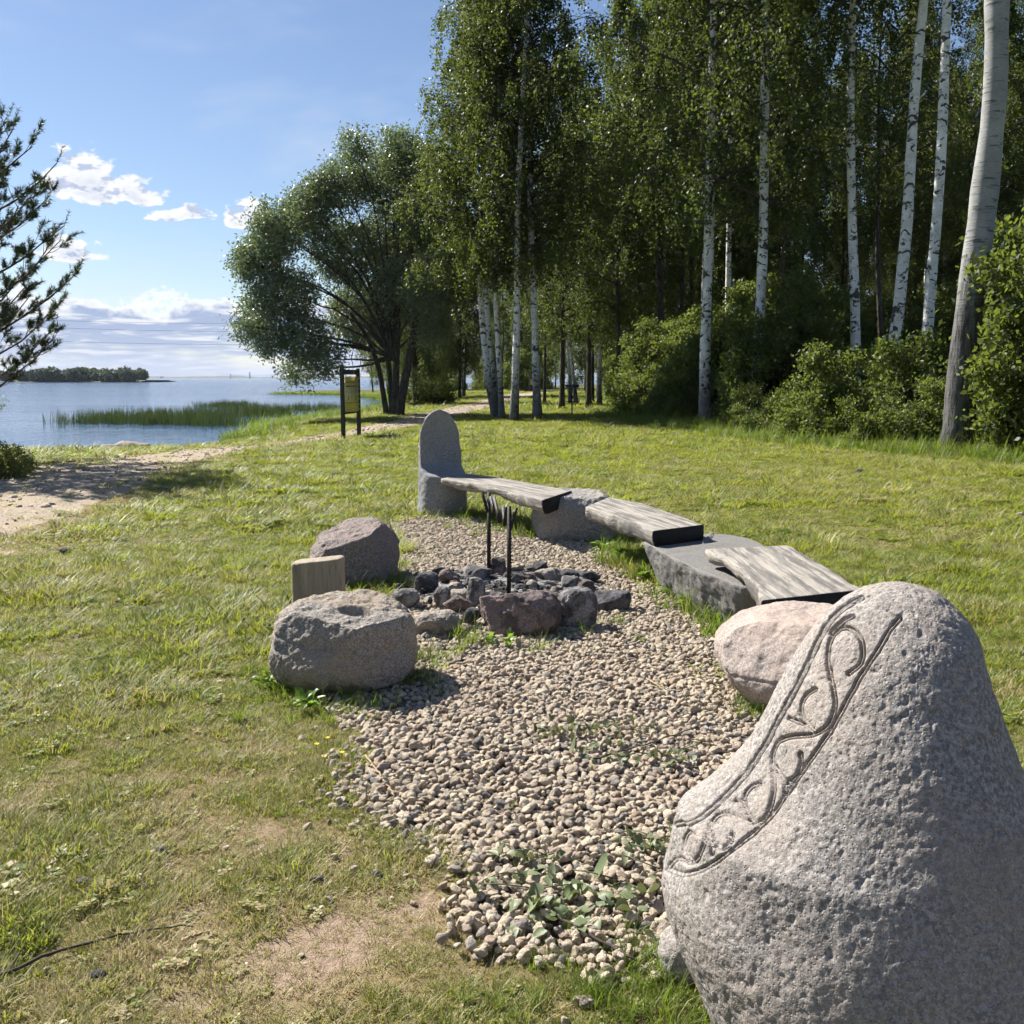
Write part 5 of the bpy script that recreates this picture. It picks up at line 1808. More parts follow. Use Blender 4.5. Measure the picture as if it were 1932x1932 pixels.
traced_tree('birch_tree', 'smooth pale birch next to the great aspen trunk', [(1745, 780), (1752, 630), (1762, 520), (1769, 410), (1778, 250), (1785, 110), (1791, 0)], 27.5, (20, 19), B3, 13.5, 26, cs=.95, crot=5.0, seed=6)
traced_tree('aspen_tree', 'great grey aspen trunk with rough dark bark at its foot', [(1807, 850), (1812, 760), (1820, 650), (1834, 540), (1848, 430), (1862, 300), (1872, 180), (1876, 60), (1877, -60)], 21.5, (58, 46), B1, 14.5, 27, 'aspen_bark', 1.1, .6, None, 7, flare=.22)
# the group of birches beside the track
traced_tree('birch_tree', 'leaning birch at the track, twin nearest the willow', [(936, 783), (925, 740), (917, 680), (911, 620), (906, 540), (900, 430), (893, 280)], 41, (15, 12), B2, 5.6, 17.5, cs=.95, crot=.4, group='birches beside the track', seed=8)
traced_tree('birch_tree', 'leaning birch at the track, slimmer twin touching its neighbour', [(939, 784), (934, 740), (927, 680), (921, 620), (915, 520), (912, 420)], 41.6, (14, 11), SLIM[0], 5.5, 15, cs=1.0, crot=2.4, group='birches beside the track', seed=9)
traced_tree('birch_tree', 'slim white birch between the leaning twins and the whitest stem', [(947, 787), (944, 720), (939, 640), (935, 570), (938, 460)], 40, (12, 10), SLIM[1], 5.8, 15.5, cs=1.0, crot=1.4, group='birches beside the track', seed=10)
traced_tree('birch_tree', 'whitest straight birch of the group beside the track', [(970, 796), (972, 720), (975, 620), (976, 500), (976, 380), (984, 240), (990, 120)], 38, (16, 13), B3, 5.2, 18, cs=1.0, crot=2.9, group='birches beside the track', seed=11)
traced_tree('birch_tree', 'birch with a dark foot on the lawn side of the group beside the track', [(1014, 791), (1012, 720), (1009, 620), (1005, 500), (1000, 390), (1000, 250)], 39, (17, 13), B1, 6.0, 18, cs=.9, crot=5.5, group='birches beside the track', seed=12)
# farther ones across the lawn
for k, (ln, y, w, lab, bark) in enumerate((
        ([(1076, 757), (1074, 700), (1071, 640), (1069, 560)], 62, (8, 6), 'distant pale birch behind the disc golf basket, straighter of the pair', 'birch_bark'),
        ([(1087, 759), (1083, 720), (1077, 670), (1071, 610)], 60, (9, 6), 'distant pale birch behind the disc golf basket, leaning one of the pair', 'birch_bark'),
        ([(1131, 758), (1131, 700), (1133, 640), (1133, 560)], 60, (10, 8), 'distant birch at the far corner of the shrubs', 'birch_bark'),
        ([(1118, 756), (1118, 690), (1118, 600)], 63, (7, 6), 'distant dark stem just left of the birch at the far corner', 'dark_bark'),
        ([(1027, 755), (1028, 700), (1029, 600)], 64, (6, 5), 'distant dark stem behind the dark footed birch', 'dark_bark'))):
    traced_tree('distant_tree', lab, ln, y, w, SLIM[k % 2], 4.5, 14.5, bark, 1.05, k * 1.3, 'distant trees across the lawn', 30 + k)

# crowns that close the gap between the group and the wood
for k, (u, y) in enumerate(((1060, 52), (1110, 55), (1165, 49), (1205, 52), (1180, 58), (1130, 70))):
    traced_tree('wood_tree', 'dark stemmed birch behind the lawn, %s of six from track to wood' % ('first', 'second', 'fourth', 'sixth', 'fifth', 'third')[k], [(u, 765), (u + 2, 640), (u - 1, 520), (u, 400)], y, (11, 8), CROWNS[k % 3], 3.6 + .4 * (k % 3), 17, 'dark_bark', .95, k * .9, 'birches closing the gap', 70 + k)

# dark stout stem inside the wood
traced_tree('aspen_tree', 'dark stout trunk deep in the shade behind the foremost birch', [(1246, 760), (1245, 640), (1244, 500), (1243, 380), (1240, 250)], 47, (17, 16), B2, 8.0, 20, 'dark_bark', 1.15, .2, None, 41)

# the mass of the wood behind: individuals that share stems and crowns
slim_trunks = []
for k in range(4):
    r = np.random.default_rng(400 + k)
    pts = [(0, 0, 0)]
    for z in range(1, 8):
        pts.append((pts[-1][0] + r.normal(0, .09), pts[-1][1] + r.normal(0, .09), z * 2.2))
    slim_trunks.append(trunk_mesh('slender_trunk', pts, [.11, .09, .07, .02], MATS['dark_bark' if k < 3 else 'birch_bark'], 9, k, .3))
MARKS = [(930, 'the leaning twins'), (970, 'the whitest birch'), (1013, 'the dark-footed birch'), (1079, 'the disc golf basket'), (1131, 'the corner birch'), (1245, 'the dark trunk'), (1334, 'the foremost birch'), (1373, 'the thin birch'), (1432, 'the stout birch'), (1611, 'the lone birch'), (1690, 'the banded birch'), (1762, 'the smooth birch'), (1835, 'the great aspen')]


def where(x, y):
    """which landmark trees a thing is seen between"""
    u = CEN + FOC * x / (y * math.cos(PITCH) + 1.6 * math.sin(PITCH))
    if u < MARKS[0][0]:
        return 'between the willow and ' + MARKS[0][1]
    if u >= MARKS[-1][0]:
        return 'beyond ' + MARKS[-1][1]
    k = max(i for i, m in enumerate(MARKS) if m[0] <= u)
    return 'between %s and %s' % (MARKS[k][1], MARKS[k + 1][1])


rw = np.random.default_rng(9)
wood = []
for _ in range(4000):
    if len(wood) >= 66:
        break
    y = rw.uniform(22, 92)
    ex = np.interp(y, EDGE[::-1, 1], EDGE[::-1, 0], right=4.4 + max(0, (y - 44)) * .02)
    x = ex + rw.uniform(2.4, 27)
    if x / y > .70 or x / y < .05 or any((x - a) ** 2 + (y - b) ** 2 < 6.0 for a, b in wood):
        continue
    uu = CEN + FOC * x / (y * 1.0)
    if y < 33 and uu > 1560:
        continue
    if 1480 < uu < 1560 and y > 40 or 1590 < uu < 1670 and y > 38:
        if rw.uniform() < .85:
            continue
    wood.append((x, y))
for k, (x, y) in enumerate(wood):
    s = rw.uniform(.85, 1.2)
    big = rw.uniform() < .45
    cr = (CROWNS if big else SLIM)[rw.integers(0, 3 if big else 2)]
    kt = rw.choice(4, p=[.2, .2, .2, .4])
    t = thing('wood_tree', '%s %s tree %s the wood, %s' % ('broad' if big else 'slender', 'dark' if kt < 3 else 'white', 'deep inside' if y > 55 else 'inside' if y > 38 else 'fronting', where(x, y)), 'tree', (x, y, float(height(x, y))), rw.uniform(0, 6.28), 'slender trees inside the birch wood', s)
    obj('trunk', slim_trunks[kt], t)
    c = obj('crown', cr[0], t, loc=(0, 0, rw.uniform(6.0, 9.0)), scale=rw.uniform(.75, .95))
    obj('branches', cr[1], c)

# low-crowned trees that close the wood at the back
rw = np.random.default_rng(29)
for k in range(24):
    y = rw.uniform(62, 98)
    x = y * rw.uniform(.16, .62)
    u = CEN + FOC * x / y
    if 1490 < u < 1550 or 1620 < u < 1650:
        continue
    s = rw.uniform(.9, 1.2)
    t = thing('wood_tree', '%s low-crowned tree at the back, %s' % ('larger' if s > 1.05 else 'smaller', where(x, y)), 'tree', (x, y, float(height(x, y))), rw.uniform(0, 6.28), 'low-crowned trees at the back of the wood', s)
    obj('trunk', slim_trunks[rw.integers(0, 3)], t)
    cr = (CROWNS + SLIM)[rw.integers(0, 5)]
    c = obj('crown', cr[0], t, loc=(0, 0, rw.uniform(1.6, 3.2)), scale=rw.uniform(.8, 1.0))
    obj('branches', cr[1], c)

# end of the clearing: trees closing the view beyond the track
rw = np.random.default_rng(19)
far_t = []
for k in range(64):
    y = rw.uniform(95, 165) if k < 46 else rw.uniform(62, 92)
    u = rw.uniform(700, 1260) if k < 46 else rw.uniform(770, 900)
    x = (u - CEN) / FOC * y
    if float(shore_dist(x, y)) < 3 or abs(x - np.interp(y, PATH[:, 1], PATH[:, 0])) < 4:
        continue
    far_t.append((x, y))
for k, (x, y) in enumerate(far_t):
    kt, kc, s = rw.integers(0, 4), rw.integers(0, 5), rw.uniform(.9, 1.3)
    t = thing('far_tree', '%s %s %s-stemmed tree %s, %s' % ('taller' if s > 1.1 else 'lower', 'broad' if kc < 3 else 'slim', 'dark' if kt < 3 else 'white', 'very far off' if y > 130 else 'far off' if y > 94 else 'in the middle distance', where(x, y)), 'tree', (x, y, float(height(x, y))), rw.uniform(0, 6.28), 'far trees beyond the track', s)
    obj('trunk', slim_trunks[kt], t)
    cr = (CROWNS + SLIM)[kc]
    c = obj('crown', cr[0], t, loc=(0, 0, rw.uniform(.8, 2.6)), scale=rw.uniform(.8, 1.0))
    obj('branches', cr[1], c)

# ---------------------------------------------------------------- the willow by the water
def willow():
    y0 = 46.0
    base = on_ground(742, 778)
    base[1] = y0
    base[0] = at_depth(742, 778, y0)[0]
    base[2] = float(height(base[0], y0))
    s = y0 / FOC
    r = np.random.default_rng(5)
    bl = []
    for u, v, q in ((505, 505, 62), (540, 450, 66), (585, 400, 62), (640, 345, 66), (705, 320, 68), (770, 310, 66), (830, 330, 60), (560, 560, 66), (640, 470, 86), (735, 430, 92), (815, 440, 80), (530, 640, 52), (585, 640, 62), (660, 585, 80), (760, 540, 84), (830, 550, 70),
                    (560, 700, 38), (630, 680, 46), (820, 620, 46), (500, 580, 46), (480, 500, 36), (515, 430, 40), (610, 355, 40), (680, 285, 40), (745, 270, 44), (555, 405, 36), (490, 620, 34)):
        p = at_depth(u, v, y0)
        bl.append((p[0] - base[0], r.normal(0, 1.6), p[2] - base[2], q * s * .8))
    V, F, at, br = blob_crown(601, bl, 125000, .16, .42, .62, .22, 20, (0, 0, 2.6), .075)
    root = thing('willow_tree', 'broad silvery willow with several dark stems leaning over the lake', 'tree', base)
    obj('crown', mesh('willow_crown', V, F, MATS['willow_leaf'], False, {'v': at}), root)
    obj('branches', br.mesh('willow_branches', MATS['dark_bark']), root)
    for k, (line, w) in enumerate((([(754, 778), (762, 735), (775, 670), (787, 600), (798, 545)], 15), ([(745, 778), (747, 720), (750, 650), (752, 610), (748, 520)], 13), ([(729, 776), (722, 740), (716, 700), (696, 640), (660, 590)], 10), ([(737, 778), (735, 730), (733, 690), (716, 600), (690, 520)], 9))):
        p = np.array([at_depth(u, v, y0) for u, v in line]) - base
        p[0, 2] = 0
        p[:, 1] += (k - 1.5) * .22
        obj('trunk', trunk_mesh('willow_trunk', p, [w * s / 2 * 1.15, w * s / 2, w * s * .4, w * s * .22], MATS['dark_bark'], 12, 60 + k, .2), root)


willow()


# ---------------------------------------------------------------- pine at the left rim
def pine():
    r = np.random.default_rng(71)
    y0 = 19.5
    bx = at_depth(-150, 800, y0)[0]
    base = np.array([bx, y0, float(height(bx, y0))])
    root = thing('pine_tree', 'pine with upswept boughs reaching in from beside the lake shore', 'tree', base)
    H = 7.6
    tp = [(0, 0, 0), (.1, 0, 2), (0, .1, 4), (.12, 0, 6), (.1, .05, 8), (.1, 0, H)]
    obj('trunk', trunk_mesh('pine_trunk', tp, [.16, .13, .11, .07, .02], MATS['pine_bark'], 12, 3, .3), root)
    bag = Bag()
    sh_p, sh_d, sh_l = [], [], []

    def shoot(p, d, l):
        sh_p.append(p)
        sh_d.append(d / np.linalg.norm(d))
        sh_l.append(l)

    nb = 78
    for b in range(nb):
        t = (b + r.uniform(0, .6)) / nb
        z0 = 1.1 + (H - 1.4) * t
        az = b * 2.39996
        L = np.interp(t, [0, .2, .5, .8, 1], [2.7, 3.1, 2.8, 1.7, .4]) * r.uniform(.8, 1.1)
        out = np.array([math.cos(az), math.sin(az), 0])
        s = np.linspace(0, 1, 9)
        pts = np.array([.05, 0, z0]) + np.outer(s * L, out) + np.outer(L * (.10 * s + .45 * s ** 2.4 - .06), [0, 0, 1])
        pts[1:] += r.normal(0, .03, (8, 3))
        bag.tube(pts, np.linspace(.035, .010, 9), 5, a=0)
        for k in range(15):
            f = r.uniform(.25, 1.0)
            i = min(int(f * 8), 7)
            p0 = pts[i] + (pts[i + 1] - pts[i]) * (f * 8 - i)
            a2 = az + r.choice([-1, 1]) * r.uniform(.4, 1.2)
            l2 = r.uniform(.2, .62) * (1.25 - .6 * f) * min(1, L / 1.5)
            d2 = np.array([math.cos(a2), math.sin(a2), r.uniform(.1, .7)])
            q = p0 + np.outer(np.linspace(0, 1, 4) * l2, d2) + np.outer(np.linspace(0, 1, 4) ** 2 * l2 * .5, [0, 0, 1])
            bag.tube(q, np.linspace(.009, .004, 4), 3, cap=False)
            for m in range(5):
                e = r.uniform(.7, 1.05)
                shoot(p0 + d2 * l2 * e + np.array([0, 0, .5 * l2 * e * e]), d2 + np.array([r.normal(0, .5), r.normal(0, .5), r.uniform(.2, 1.1)]), r.uniform(.10, .24))
        shoot(pts[-1], np.array([out[0] * .4, out[1] * .4, 1]), .34)
    for a in range(5):
        shoot(np.array([.1, 0, H - .1 * a]), np.array([math.cos(a * 1.3) * .4, math.sin(a * 1.3) * .4, 1.]), .4)
    obj('branches', bag.mesh('pine_branches', MATS['pine_bark']), root)
    P, D, Ls = np.array(sh_p), np.array(sh_d), np.array(sh_l)
    m = 34
    n = len(P) * m
    Pd, Dd, Ld = np.repeat(P, m, 0), np.repeat(D, m, 0), np.repeat(Ls, m)
    u = r.uniform(0, 1, n)
    o = Pd + Dd * (Ld * u)[:, None]
    dr = Dd * .75 + rand_dirs(r, n) * .8
    dr /= np.linalg.norm(dr, axis=1, keepdims=True)
    ln = r.uniform(.07, .12, n)
    sd = np.cross(dr, rand_dirs(r, n))
    sd /= np.linalg.norm(sd, axis=1, keepdims=True) + 1e-9
    w = .007
    V = np.stack([o - sd * w, o + sd * w, o + dr * ln[:, None]], 1).reshape(-1, 3)
    obj('crown', mesh('pine_needles', V, np.arange(3 * n).reshape(n, 3), MATS['pine_needle'], False, {'v': np.repeat(r.uniform(0, 1, n), 3)}), root)


pine()

# ---------------------------------------------------------------- shrubs
SHRUBS = []


def shrub_blobs(seed, n_stem, H, R):
    r = np.random.default_rng(seed)
    out = []
    for k in range(n_stem):
        a, q = r.uniform(0, 6.28), R * math.sqrt(r.uniform(.05, 1))
        h = H * r.uniform(.45, 1.0) * (1 - .35 * q / R)
        for t in np.linspace(.22, 1, max(2, int(h / .6))):
            out.append((q * math.cos(a) * (.5 + .6 * t) + r.normal(0, .14), q * math.sin(a) * (.5 + .6 * t) + r.normal(0, .14), h * t, r.uniform(.22, .42) * (1.25 - .6 * t)))
    return out


for sd, bl, nl, lf, mt in (
        (701, shrub_blobs(1, 8, 3.0, .95), 12500, .105, 'shrub_leaf'),
        (702, shrub_blobs(2, 8, 1.9, 1.05), 9500, .10, 'shrub_leaf'),
        (703, shrub_blobs(3, 6, 4.2, .75), 12500, .105, 'shrub_leaf'),
        (704, shrub_blobs(4, 8, 1.15, .6), 4200, .09, 'shrub_leaf_pale')):
    V, F, at, br = blob_crown(sd, bl, nl, lf, .62, .15, .15, 18, (0, 0, 0), .018)
    SHRUBS.append((mesh('shrub_foliage', V, F, MATS[mt], False, {'v': at}), br.mesh('shrub_stems', MATS['twig'])))


def shrub(name, label, k, p, s, group, rz=0.0, sz=1.0):
    t = thing(name, label, 'shrub', (p[0], p[1], float(height(p[0], p[1]))), rz, group, (s, s, s * sz))
    obj('foliage', SHRUBS[k][0], t)
    obj('stems', SHRUBS[k][1], t)


rs = np.random.default_rng(81)
E = resample(EDGE[:-1], 38)


def size_word(s, lo, hi):
    return 'small' if s < lo else 'large' if s > hi else 'middling'


def clear_of_aspen(x, y):
    u = CEN + FOC * x / y
    return not (1735 < u < 1885 and y < 22.6) and not (1300 < u < 1362 and y < 35)


def low_limit(k, x, y):
    # the undergrowth in front of the stems is waist to head high, behind them it grows taller
    u = CEN + FOC * x / y
    near_stem = min(abs(u - q) for q in (1373, 1428, 1614, 1682, 1750)) < 24
    lim = rs.uniform(1.0, 1.7) if near_stem else rs.uniform(1.3, 3.3)
    return lim / (3.0, 1.9, 4.2, 1.1)[k] if 1355 < u < 1885 and y < 31 else 9.0


for i, (x, y) in enumerate(E):
    k = (1, 0, 1, 2, 1)[i % 5]
    p = (x + 1.0 + rs.normal(0, .45), y + .6 + rs.normal(0, .3))
    s = rs.uniform(.75, 1.25)
    rz = rs.uniform(0, 6.28)
    s = min(s, low_limit(k, *p))
    if clear_of_aspen(*p):
        shrub('shrub', '%s %s shrub at the wood edge, %s' % (size_word(s, .6, .95), ('upright', 'bushy', 'spreading')[(2, 0, 1).index(k)], where(*p)), k, p, s, 'shrubs along the wood edge', rz)
    p = (x + 2.8 + rs.normal(0, .6), y + 1.5 + rs.normal(0, .5))
    s = rs.uniform(1.0, 1.5)
    s = min(s, low_limit(2 if i % 3 else 0, *p) * 1.15)
    if clear_of_aspen(*p):
        shrub('shrub', '%s dark %s second-row shrub, %s' % (size_word(s, .6, 1.2), 'slender' if i % 3 else 'bushy', where(*p)), 2 if i % 3 else 0, p, s, 'shrubs inside the wood', rs.uniform(0, 6.28))
    p = (x + .3 + rs.normal(0, .25), y + rs.normal(0, .4))
    s = rs.uniform(.4, .75)
    if i % 2 == 0 and clear_of_aspen(*p):
        shrub('shrub', '%s low bush at the lawn rim, %s' % (size_word(s, .52, .64), where(*p)), 1, p, s, 'low bushes at the wood edge', rs.uniform(0, 6.28))
for k in range(44):
    y = rs.uniform(33, 80)
    x = np.interp(y, EDGE[::-1, 1], EDGE[::-1, 0], right=5) + rs.uniform(5, 16)
    s = rs.uniform(1.1, 1.7)
    shrub('shrub', '%s shaded shrub %s the wood, %s' % (size_word(s, 1.3, 1.5), 'far inside' if y > 55 else 'inside', where(x, y)), (0, 2)[k % 2], (x, y), s, 'shrubs inside the wood', rs.uniform(0, 6.28))
for u, v, s, lab in ((1700, 838, 1.0, 'pale yellowish bush in the sun just left of the great aspen'), (1640, 838, .7, 'small pale yellowish bush left of the sunny one by the aspen'), (1865, 850, .85, 'pale bush at the far side of the aspen foot'), (1480, 826, .6, 'small pale bush below the second stout birch')):
    p = on_ground(u, v)
    shrub('pale_bush', lab, 3, p, s, 'pale bushes before the wood', rs.uniform(0, 6))
for k in range(12):
    y = rs.uniform(15, 21.5)
    x = y * rs.uniform(.50, .66)
    s = rs.uniform(.9, 1.4)
    if CEN + FOC * x / y > 1925 and x > np.interp(y, EDGE[::-1, 1], EDGE[::-1, 0]) + .6:
        shrub('shrub', '%s sunlit %s shrub beside the aspen, toward the camera' % (size_word(s, 1.05, 1.25), ('bushy', 'upright')[k % 2]), (0, 2)[k % 2], (x, y), s, 'sunlit shrubs beside the aspen', rs.uniform(0, 6.28))
# wall of green across the clearing and behind the willow
for k in range(30):
    u = rs.uniform(690, 1200)
    y = rs.uniform(66, 100) if u > 1040 or u < 830 else rs.uniform(115, 150)
    x = (u - CEN) / FOC * y
    if float(shore_dist(x, y)) < 2 or float(path_inside(x, y)) > -1.5 or (1010 < u < 1140 and y < 90):
        continue
    shrub('far_shrub', '%s %s bush across the clearing, %s' % ('far' if y > 100 else 'distant', ('bushy', 'spreading', 'upright')[k % 3], where(x, y)), (0, 1, 2)[k % 3], (x, y), rs.uniform(1.1, 1.9), 'far bushes round the clearing', rs.uniform(0, 6))
for u, v, k, s, lab in ((1222, 775, 0, 1.5, 'dark bush at the corner where the shaded lawn meets the wood'), (1262, 785, 0, 1.35, 'dark bush next to the one at the corner of the shaded lawn'), (1200, 762, 2, 1.9, 'tall dark sapling behind the corner bush of the shaded lawn')):
    shrub('shrub', lab, k, on_ground(u, v), s, 'dark bushes at the lawn corner', 1.0 * k)
for u, v, k, s, lab in ((-34, 850, 1, .75, 'alder sapling leaves showing under the pine at the picture rim'), (8, 893, 3, .5, 'low dark green clump on the bank in the shade of the pine'), (-22, 905, 3, .6, 'second low green clump on the bank partly beyond the rim')):
    p = on_ground(u, v)
    shrub('bank_shrub', lab, k, p, s, None, .5)

# ---------------------------------------------------------------- trees on the island
def island_trees():
    r = np.random.default_rng(91)
    Vs, Fs, As, n = [], [], [], 0
    for k in range(150):
        t = r.uniform(0, 1)
        x = ix.min() + (ix.max() - ix.min()) * t
        edge = min(1, (1 - t) * 30 + .55)
        hh = .58 * (6.2 + 5.0 * max(0, fbm2(x, 0, .03, 2, 4)) + r.uniform(-1.5, 3)) * edge
        if .93 < t < .975:
            hh = r.uniform(6, 8)
        c = np.array([x, ISLE_Y + r.uniform(4, 45), 0])
        m = 420
        d = rand_dirs(r, m)
        p = c + d * np.array([hh * .55, hh * .55, hh * .5]) * r.uniform(.6, 1, (m, 1)) + [0, 0, hh * .48]
        p[:, 2] = np.maximum(p[:, 2], -.3)
        V, F, at = leaf_quads(p, rand_dirs(r, m), rand_dirs(r, m), np.full(m, 1.25), np.full(m, 1.1), np.clip(r.normal(.5, .3, m), 0, 1))
        Vs.append(V)
        Fs.append(F + n)
        As.append(at)
        n += len(V)
    tag(obj('island_trees', mesh('island_trees', np.concatenate(Vs), np.concatenate(Fs), MATS['far_leaf'], False, {'v': np.concatenate(As)})), 'low wood covering the island in the lake', 'trees', kind='stuff')


island_trees()


# ---------------------------------------------------------------- small plants and litter
def broad_leaf(bag, base, az, L, W, lift, curl, r, fold=.25):
    n = 6
    t = np.linspace(0, 1, n)
    out = np.array([math.cos(az), math.sin(az), 0])
    sd = np.array([-math.sin(az), math.cos(az), 0])
    mid = base + np.outer(t * L * math.cos(lift), out) + np.outer(L * (math.sin(lift) * t - curl * t * t), [0, 0, 1])
    w = W * np.sin(np.pi * np.clip(t * .93 + .07, 0, 1)) ** .7
    w[0] = W * .12
    rip = r.normal(0, .06 * W, (n, 1)) * [0, 0, 1]
    l = mid + w[:, None] * sd / 2 + np.outer(w * fold, [0, 0, 1]) + rip
    rr = mid - w[:, None] * sd / 2 + np.outer(w * fold, [0, 0, 1]) - rip
    V = np.concatenate([l, mid, rr])
    i = np.arange(n - 1)
    q = np.concatenate([np.stack([i, i + n, i + n + 1, i + 1], 1), np.stack([i + n, i + 2 * n, i + 2 * n + 1, i + n + 1], 1)])
    bag.add(V, q, a=r.uniform(.2, 1))


rp = np.random.default_rng(33)
for u, v, n, L, lab in ((1138, 1044, 11, .14, 'leafy green weed in the shade under the middle plank, nearest the light boulder'), (1168, 1058, 12, .15, 'bright leafy weed under the middle plank'), (1212, 1096, 9, .12, 'bright leafy weed at the corner of the flat sawn stone'),
                        (1268, 1128, 10, .13, 'leafy weed at the foot of the flat sawn stone, nearer the fire'), (1298, 1150, 11, .13, 'leafy weed at the foot of the flat sawn stone, nearer the camera'), (1350, 1180, 9, .12, 'leafy weed in the gravel before the pinkish boulder'),
                        (1398, 1308, 14, .11, 'yellowish leafy weed in the gravel at the foot of the pinkish boulder'), (925, 1222, 9, .09, 'small leafy weed at the foot of the reddish fire stone'), (960, 1226, 8, .09, 'little leafy weed in front of the reddish fire stone'),
                        (505, 1300, 14, .10, 'ferny green weed at the foot of the hollowed boulder'), (580, 1345, 16, .10, 'spreading green weed before the hollowed boulder')):
    p = on_plane(u, v)
    b = Bag()
    for k in range(n):
        a = k * 2.4 + rp.normal(0, .3)
        st = np.array([rp.normal(0, .012), rp.normal(0, .012), .005 + rp.uniform(0, .05)])
        broad_leaf(b, st, a, L * rp.uniform(.6, 1.2), L * .42 * rp.uniform(.7, 1.2), rp.uniform(.3, 1.2), rp.uniform(.1, .5), rp)
    tag(obj('weed', b.mesh('weed', MATS['weed_leaf']), loc=(p[0], p[1], 0.008)), lab, 'weed', 'weeds among the stones')
for u, v, n, rad, L, lab in ((1090, 1395, 40, (.13, .06), .045, 'pile of wilted leaves on the gravel nearest the fire'), (1200, 1440, 44, (.17, .08), .042, 'thin scatter of wilted leaves on the gravel in front of the carved stone'), (1075, 1725, 80, (.13, .09), .055, 'big pile of wilted greyish leaves at the near end of the gravel'),
                             (1215, 1615, 30, (.07, .05), .045, 'wilted leaves lying close to the carved stone'), (990, 1640, 14, (.05, .03), .05, 'few wilted leaves at the near rim of the gravel')):
    p = on_plane(u, v)
    b = Bag()
    for k in range(n):
        st = np.array([rp.normal(0, rad[0]), rp.normal(0, rad[1]), rp.uniform(.028, .05)])
        broad_leaf(b, st, rp.uniform(0, 6.28), L * rp.uniform(.5, 1.2), L * .75 * rp.uniform(.6, 1.2), rp.normal(.2, .6), rp.normal(.1, .5), rp, rp.normal(.1, .35))
    for k in range(4):
        a = rp.uniform(0, 6.28)
        s0 = np.array([rp.normal(0, rad[0]), rp.normal(0, rad[1]), .045])
        b.tube(smooth_line([s0, s0 + [.06 * math.cos(a), .06 * math.sin(a), .01], s0 + [.14 * math.cos(a + .3), .14 * math.sin(a + .3), -.01]], 6, 1), .0025, 4)
    tag(obj('wilted_leaves', b.mesh('wilted_leaves', MATS['wilted_leaf']), loc=(p[0], p[1], 0)), lab, 'leaves', 'wilted leaves on the gravel')


def stick(name, label, line, r0, r1, z, mat, side=(), group=None):
    pts = smooth_line([on_plane(u, v, z) for u, v in line], 20, 2)
    org = pts[0].copy()
    org[2] = 0
    pts = pts + np.random.default_rng(abs(int(line[0][0]))).normal(0, .002, pts.shape)
    b = Bag().tube(pts - org, np.linspace(r0, r1, 20), 7)
    for ln, a, c in side:
        q = smooth_line([on_plane(u, v, z) for u, v in ln], 12, 2) - org
        b.tube(q, np.linspace(a, c, 12), 6)
    tag(obj(name, b.mesh(name, MATS[mat]), loc=org), label, 'stick', group)


stick('fallen_twig', 'long forked dry twig lying on the bare grass near the camera', [(-30, 1852), (8, 1840), (90, 1800), (180, 1773), (290, 1752), (365, 1746)], .006, .002, .018, 'twig', [([(12, 1838), (32, 1805), (55, 1770), (80, 1740)], .004, .0015)])
stick('fallen_stick', 'dark stick lying under the big pile of wilted leaves', [(945, 1655), (985, 1683), (1040, 1722), (1130, 1775), (1200, 1812)], .006, .004, .035, 'twig')
stick('fallen_stick', 'thin curved stick lying over the gravel toward the carved stone', [(1120, 1432), (1180, 1415), (1250, 1395), (1330, 1365)], .004, .002, .035, 'twig')
stick('fallen_stick', 'pale straw stalk along the rim of the gravel near the hollowed boulder', [(690, 1425), (720, 1465), (745, 1502)], .004, .002, .03, 'straw_stick')
stick('fallen_stick', 'pale stalk lying on the gravel below the tilted fire slab', [(1220, 1280), (1240, 1292), (1262, 1300)], .004, .003, .03, 'straw_stick')
stick('fallen_stick', 'short dry stalk in the grass above the forked twig', [(345, 1772), (372, 1764), (398, 1756)], .005, .004, .015, 'straw_stick')
stick('fallen_stick', 'reddish dry leaf stalk on the gravel beside the carved stone', [(1335, 1490), (1362, 1470), (1385, 1452)], .004, .003, .035, 'straw_stick')
for k, (u, v) in enumerate(((612, 1448), (645, 1440), (618, 1412), (598, 1424))):
    p = on_plane(u, v)
    b = Bag()
    for a in range(7):
        broad_leaf(b, np.array([0, 0, .045]), a * .9, .014, .007, .5, .1, rp)
    st = obj('yellow_flower', b.mesh('yellow_flower', MATS['petal']), loc=p)
    tag(st, 'tiny yellow flower in the grass at the rim of the gravel', 'flower', 'yellow flowers at the gravel rim')
    obj('stem', Bag().tube([(0, 0, 0), (0, 0, .045)], .0015, 4).mesh('stem', MATS['weed_leaf']), st)
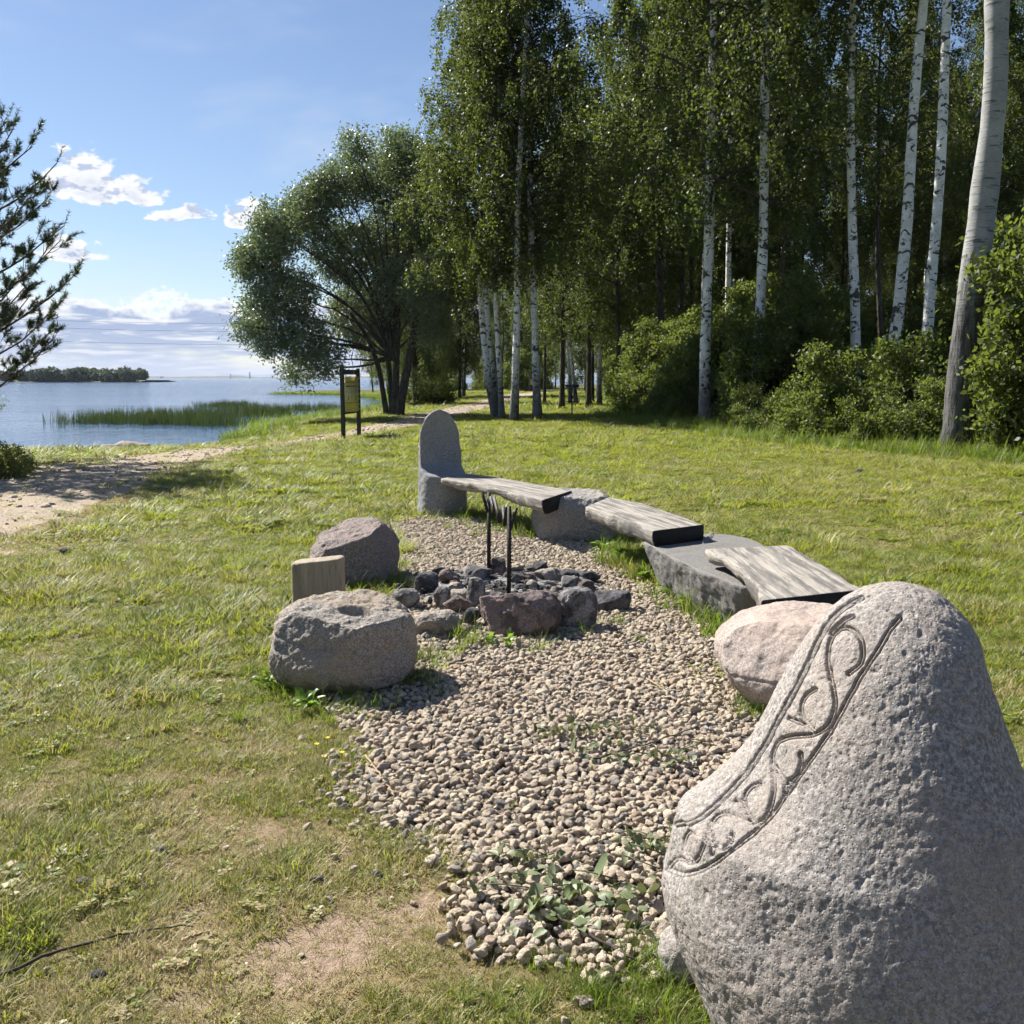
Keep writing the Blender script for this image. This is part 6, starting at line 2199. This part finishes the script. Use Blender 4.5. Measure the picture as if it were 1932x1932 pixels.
for k, (u, v, s, lab) in enumerate(((650, 1527, .022, 'grey stone in the grass off the corner of the gravel'), (710, 1655, .019, 'dark stone lying alone in the grass near the gravel'), (600, 1665, .022, 'small stone in the grass left of the dark one'), (305, 1610, .022, 'small grey stone in the worn grass'),
                                    (155, 1672, .024, 'clod of dark earth in the worn grass'), (185, 1845, .020, 'dark clod on the bare sandy patch'), (1108, 1897, .022, 'white round pebble in the green grass near the camera'), (975, 1760, .032, 'pale stone at the near rim of the gravel'),
                                    (1925, 975, .05, 'pale stone in the lawn at the picture rim'), (122, 1045, .05, 'dark stone on the dirt path'), (1620, 893, .07, 'low brown mound of earth in the lawn before the wood'))):
    p = on_ground(u, v)
    boulder('stray_stone', lab, (p[0], p[1], p[2] + s * .35), (s, s * .85, s * .7), ('fire_grey', 'fire_dark', 'fire_grey', 'fire_grey', 'fire_brown', 'fire_dark', 'fire_tan', 'fire_tan', 'fire_tan', 'fire_dark', 'fire_brown')[k], 3, 2.4, 300 + k, .15, cat='stone', group='stray stones in the grass')
p = on_ground(595, 785)
b = Bag()
b.tube(smooth_line([(-1.2, 0, .1), (-.3, .1, .25), (.6, 0, .2), (1.5, .1, .3)], 14), np.linspace(.14, .07, 14), 8)
b.tube(smooth_line([(-.2, .1, .25), (-.4, 0, .6), (-.8, .1, .8)], 8), np.linspace(.06, .03, 8), 6)
tag(obj('driftwood_log', b.mesh('driftwood_log', MATS['log_wood']), loc=p), 'pale driftwood log lying in the grass of the lake bank', 'log')
for u, v, s, lab in ((248, 846, .35, 'pale flat rock at the water edge of the near bank'), (205, 847, .2, 'small rock at the water edge beside the pale flat one')):
    p = on_plane(u, v, WATER_Z + .05)
    boulder('shore_rock', lab, (p[0], p[1], WATER_Z + .08), (s * 1.6, s, s * .5), 'fire_tan', 4, 2.4, int(u), .1, cat='rock')


# ---------------------------------------------------------------- the air over the lake
def haze():
    m, n = material('haze_air')
    vol = n.n('ShaderNodeVolumePrincipled', {'Color': (0.80, 0.88, 1.0), 'Density': 0.00006, 'Anisotropy': 0.1})
    n.put(n.n('ShaderNodeOutputMaterial').inputs['Volume'], vol)
    g = Bag().box((0, 0, 58), (15200, 15200, 124))
    tag(obj('haze', g.mesh('haze', m, False)), 'pale summer haze in the air over the lake', 'haze', kind='stuff')


haze()


# ---------------------------------------------------------------- look-alikes are told apart by their distance from the fire
def tell_apart():
    same = {}
    for o in scene.objects:
        if o.parent is None and o.get('category') and o.get('label'):
            same.setdefault(o['label'], []).append(o)
    order = ('first', 'second', 'third', 'fourth', 'fifth', 'sixth', 'seventh', 'eighth')
    for lab, os_ in same.items():
        if 1 < len(os_) <= 8:
            os_.sort(key=lambda o: (o.location.x - FIRE_C[0]) ** 2 + (o.location.y - FIRE_C[1]) ** 2)
            for k, o in enumerate(os_):
                new = (('nearer ', 'farther ')[k] + lab) if len(os_) == 2 else order[k] + ' nearest ' + lab
                if len(new.split()) <= 16:
                    o['label'] = new


tell_apart()
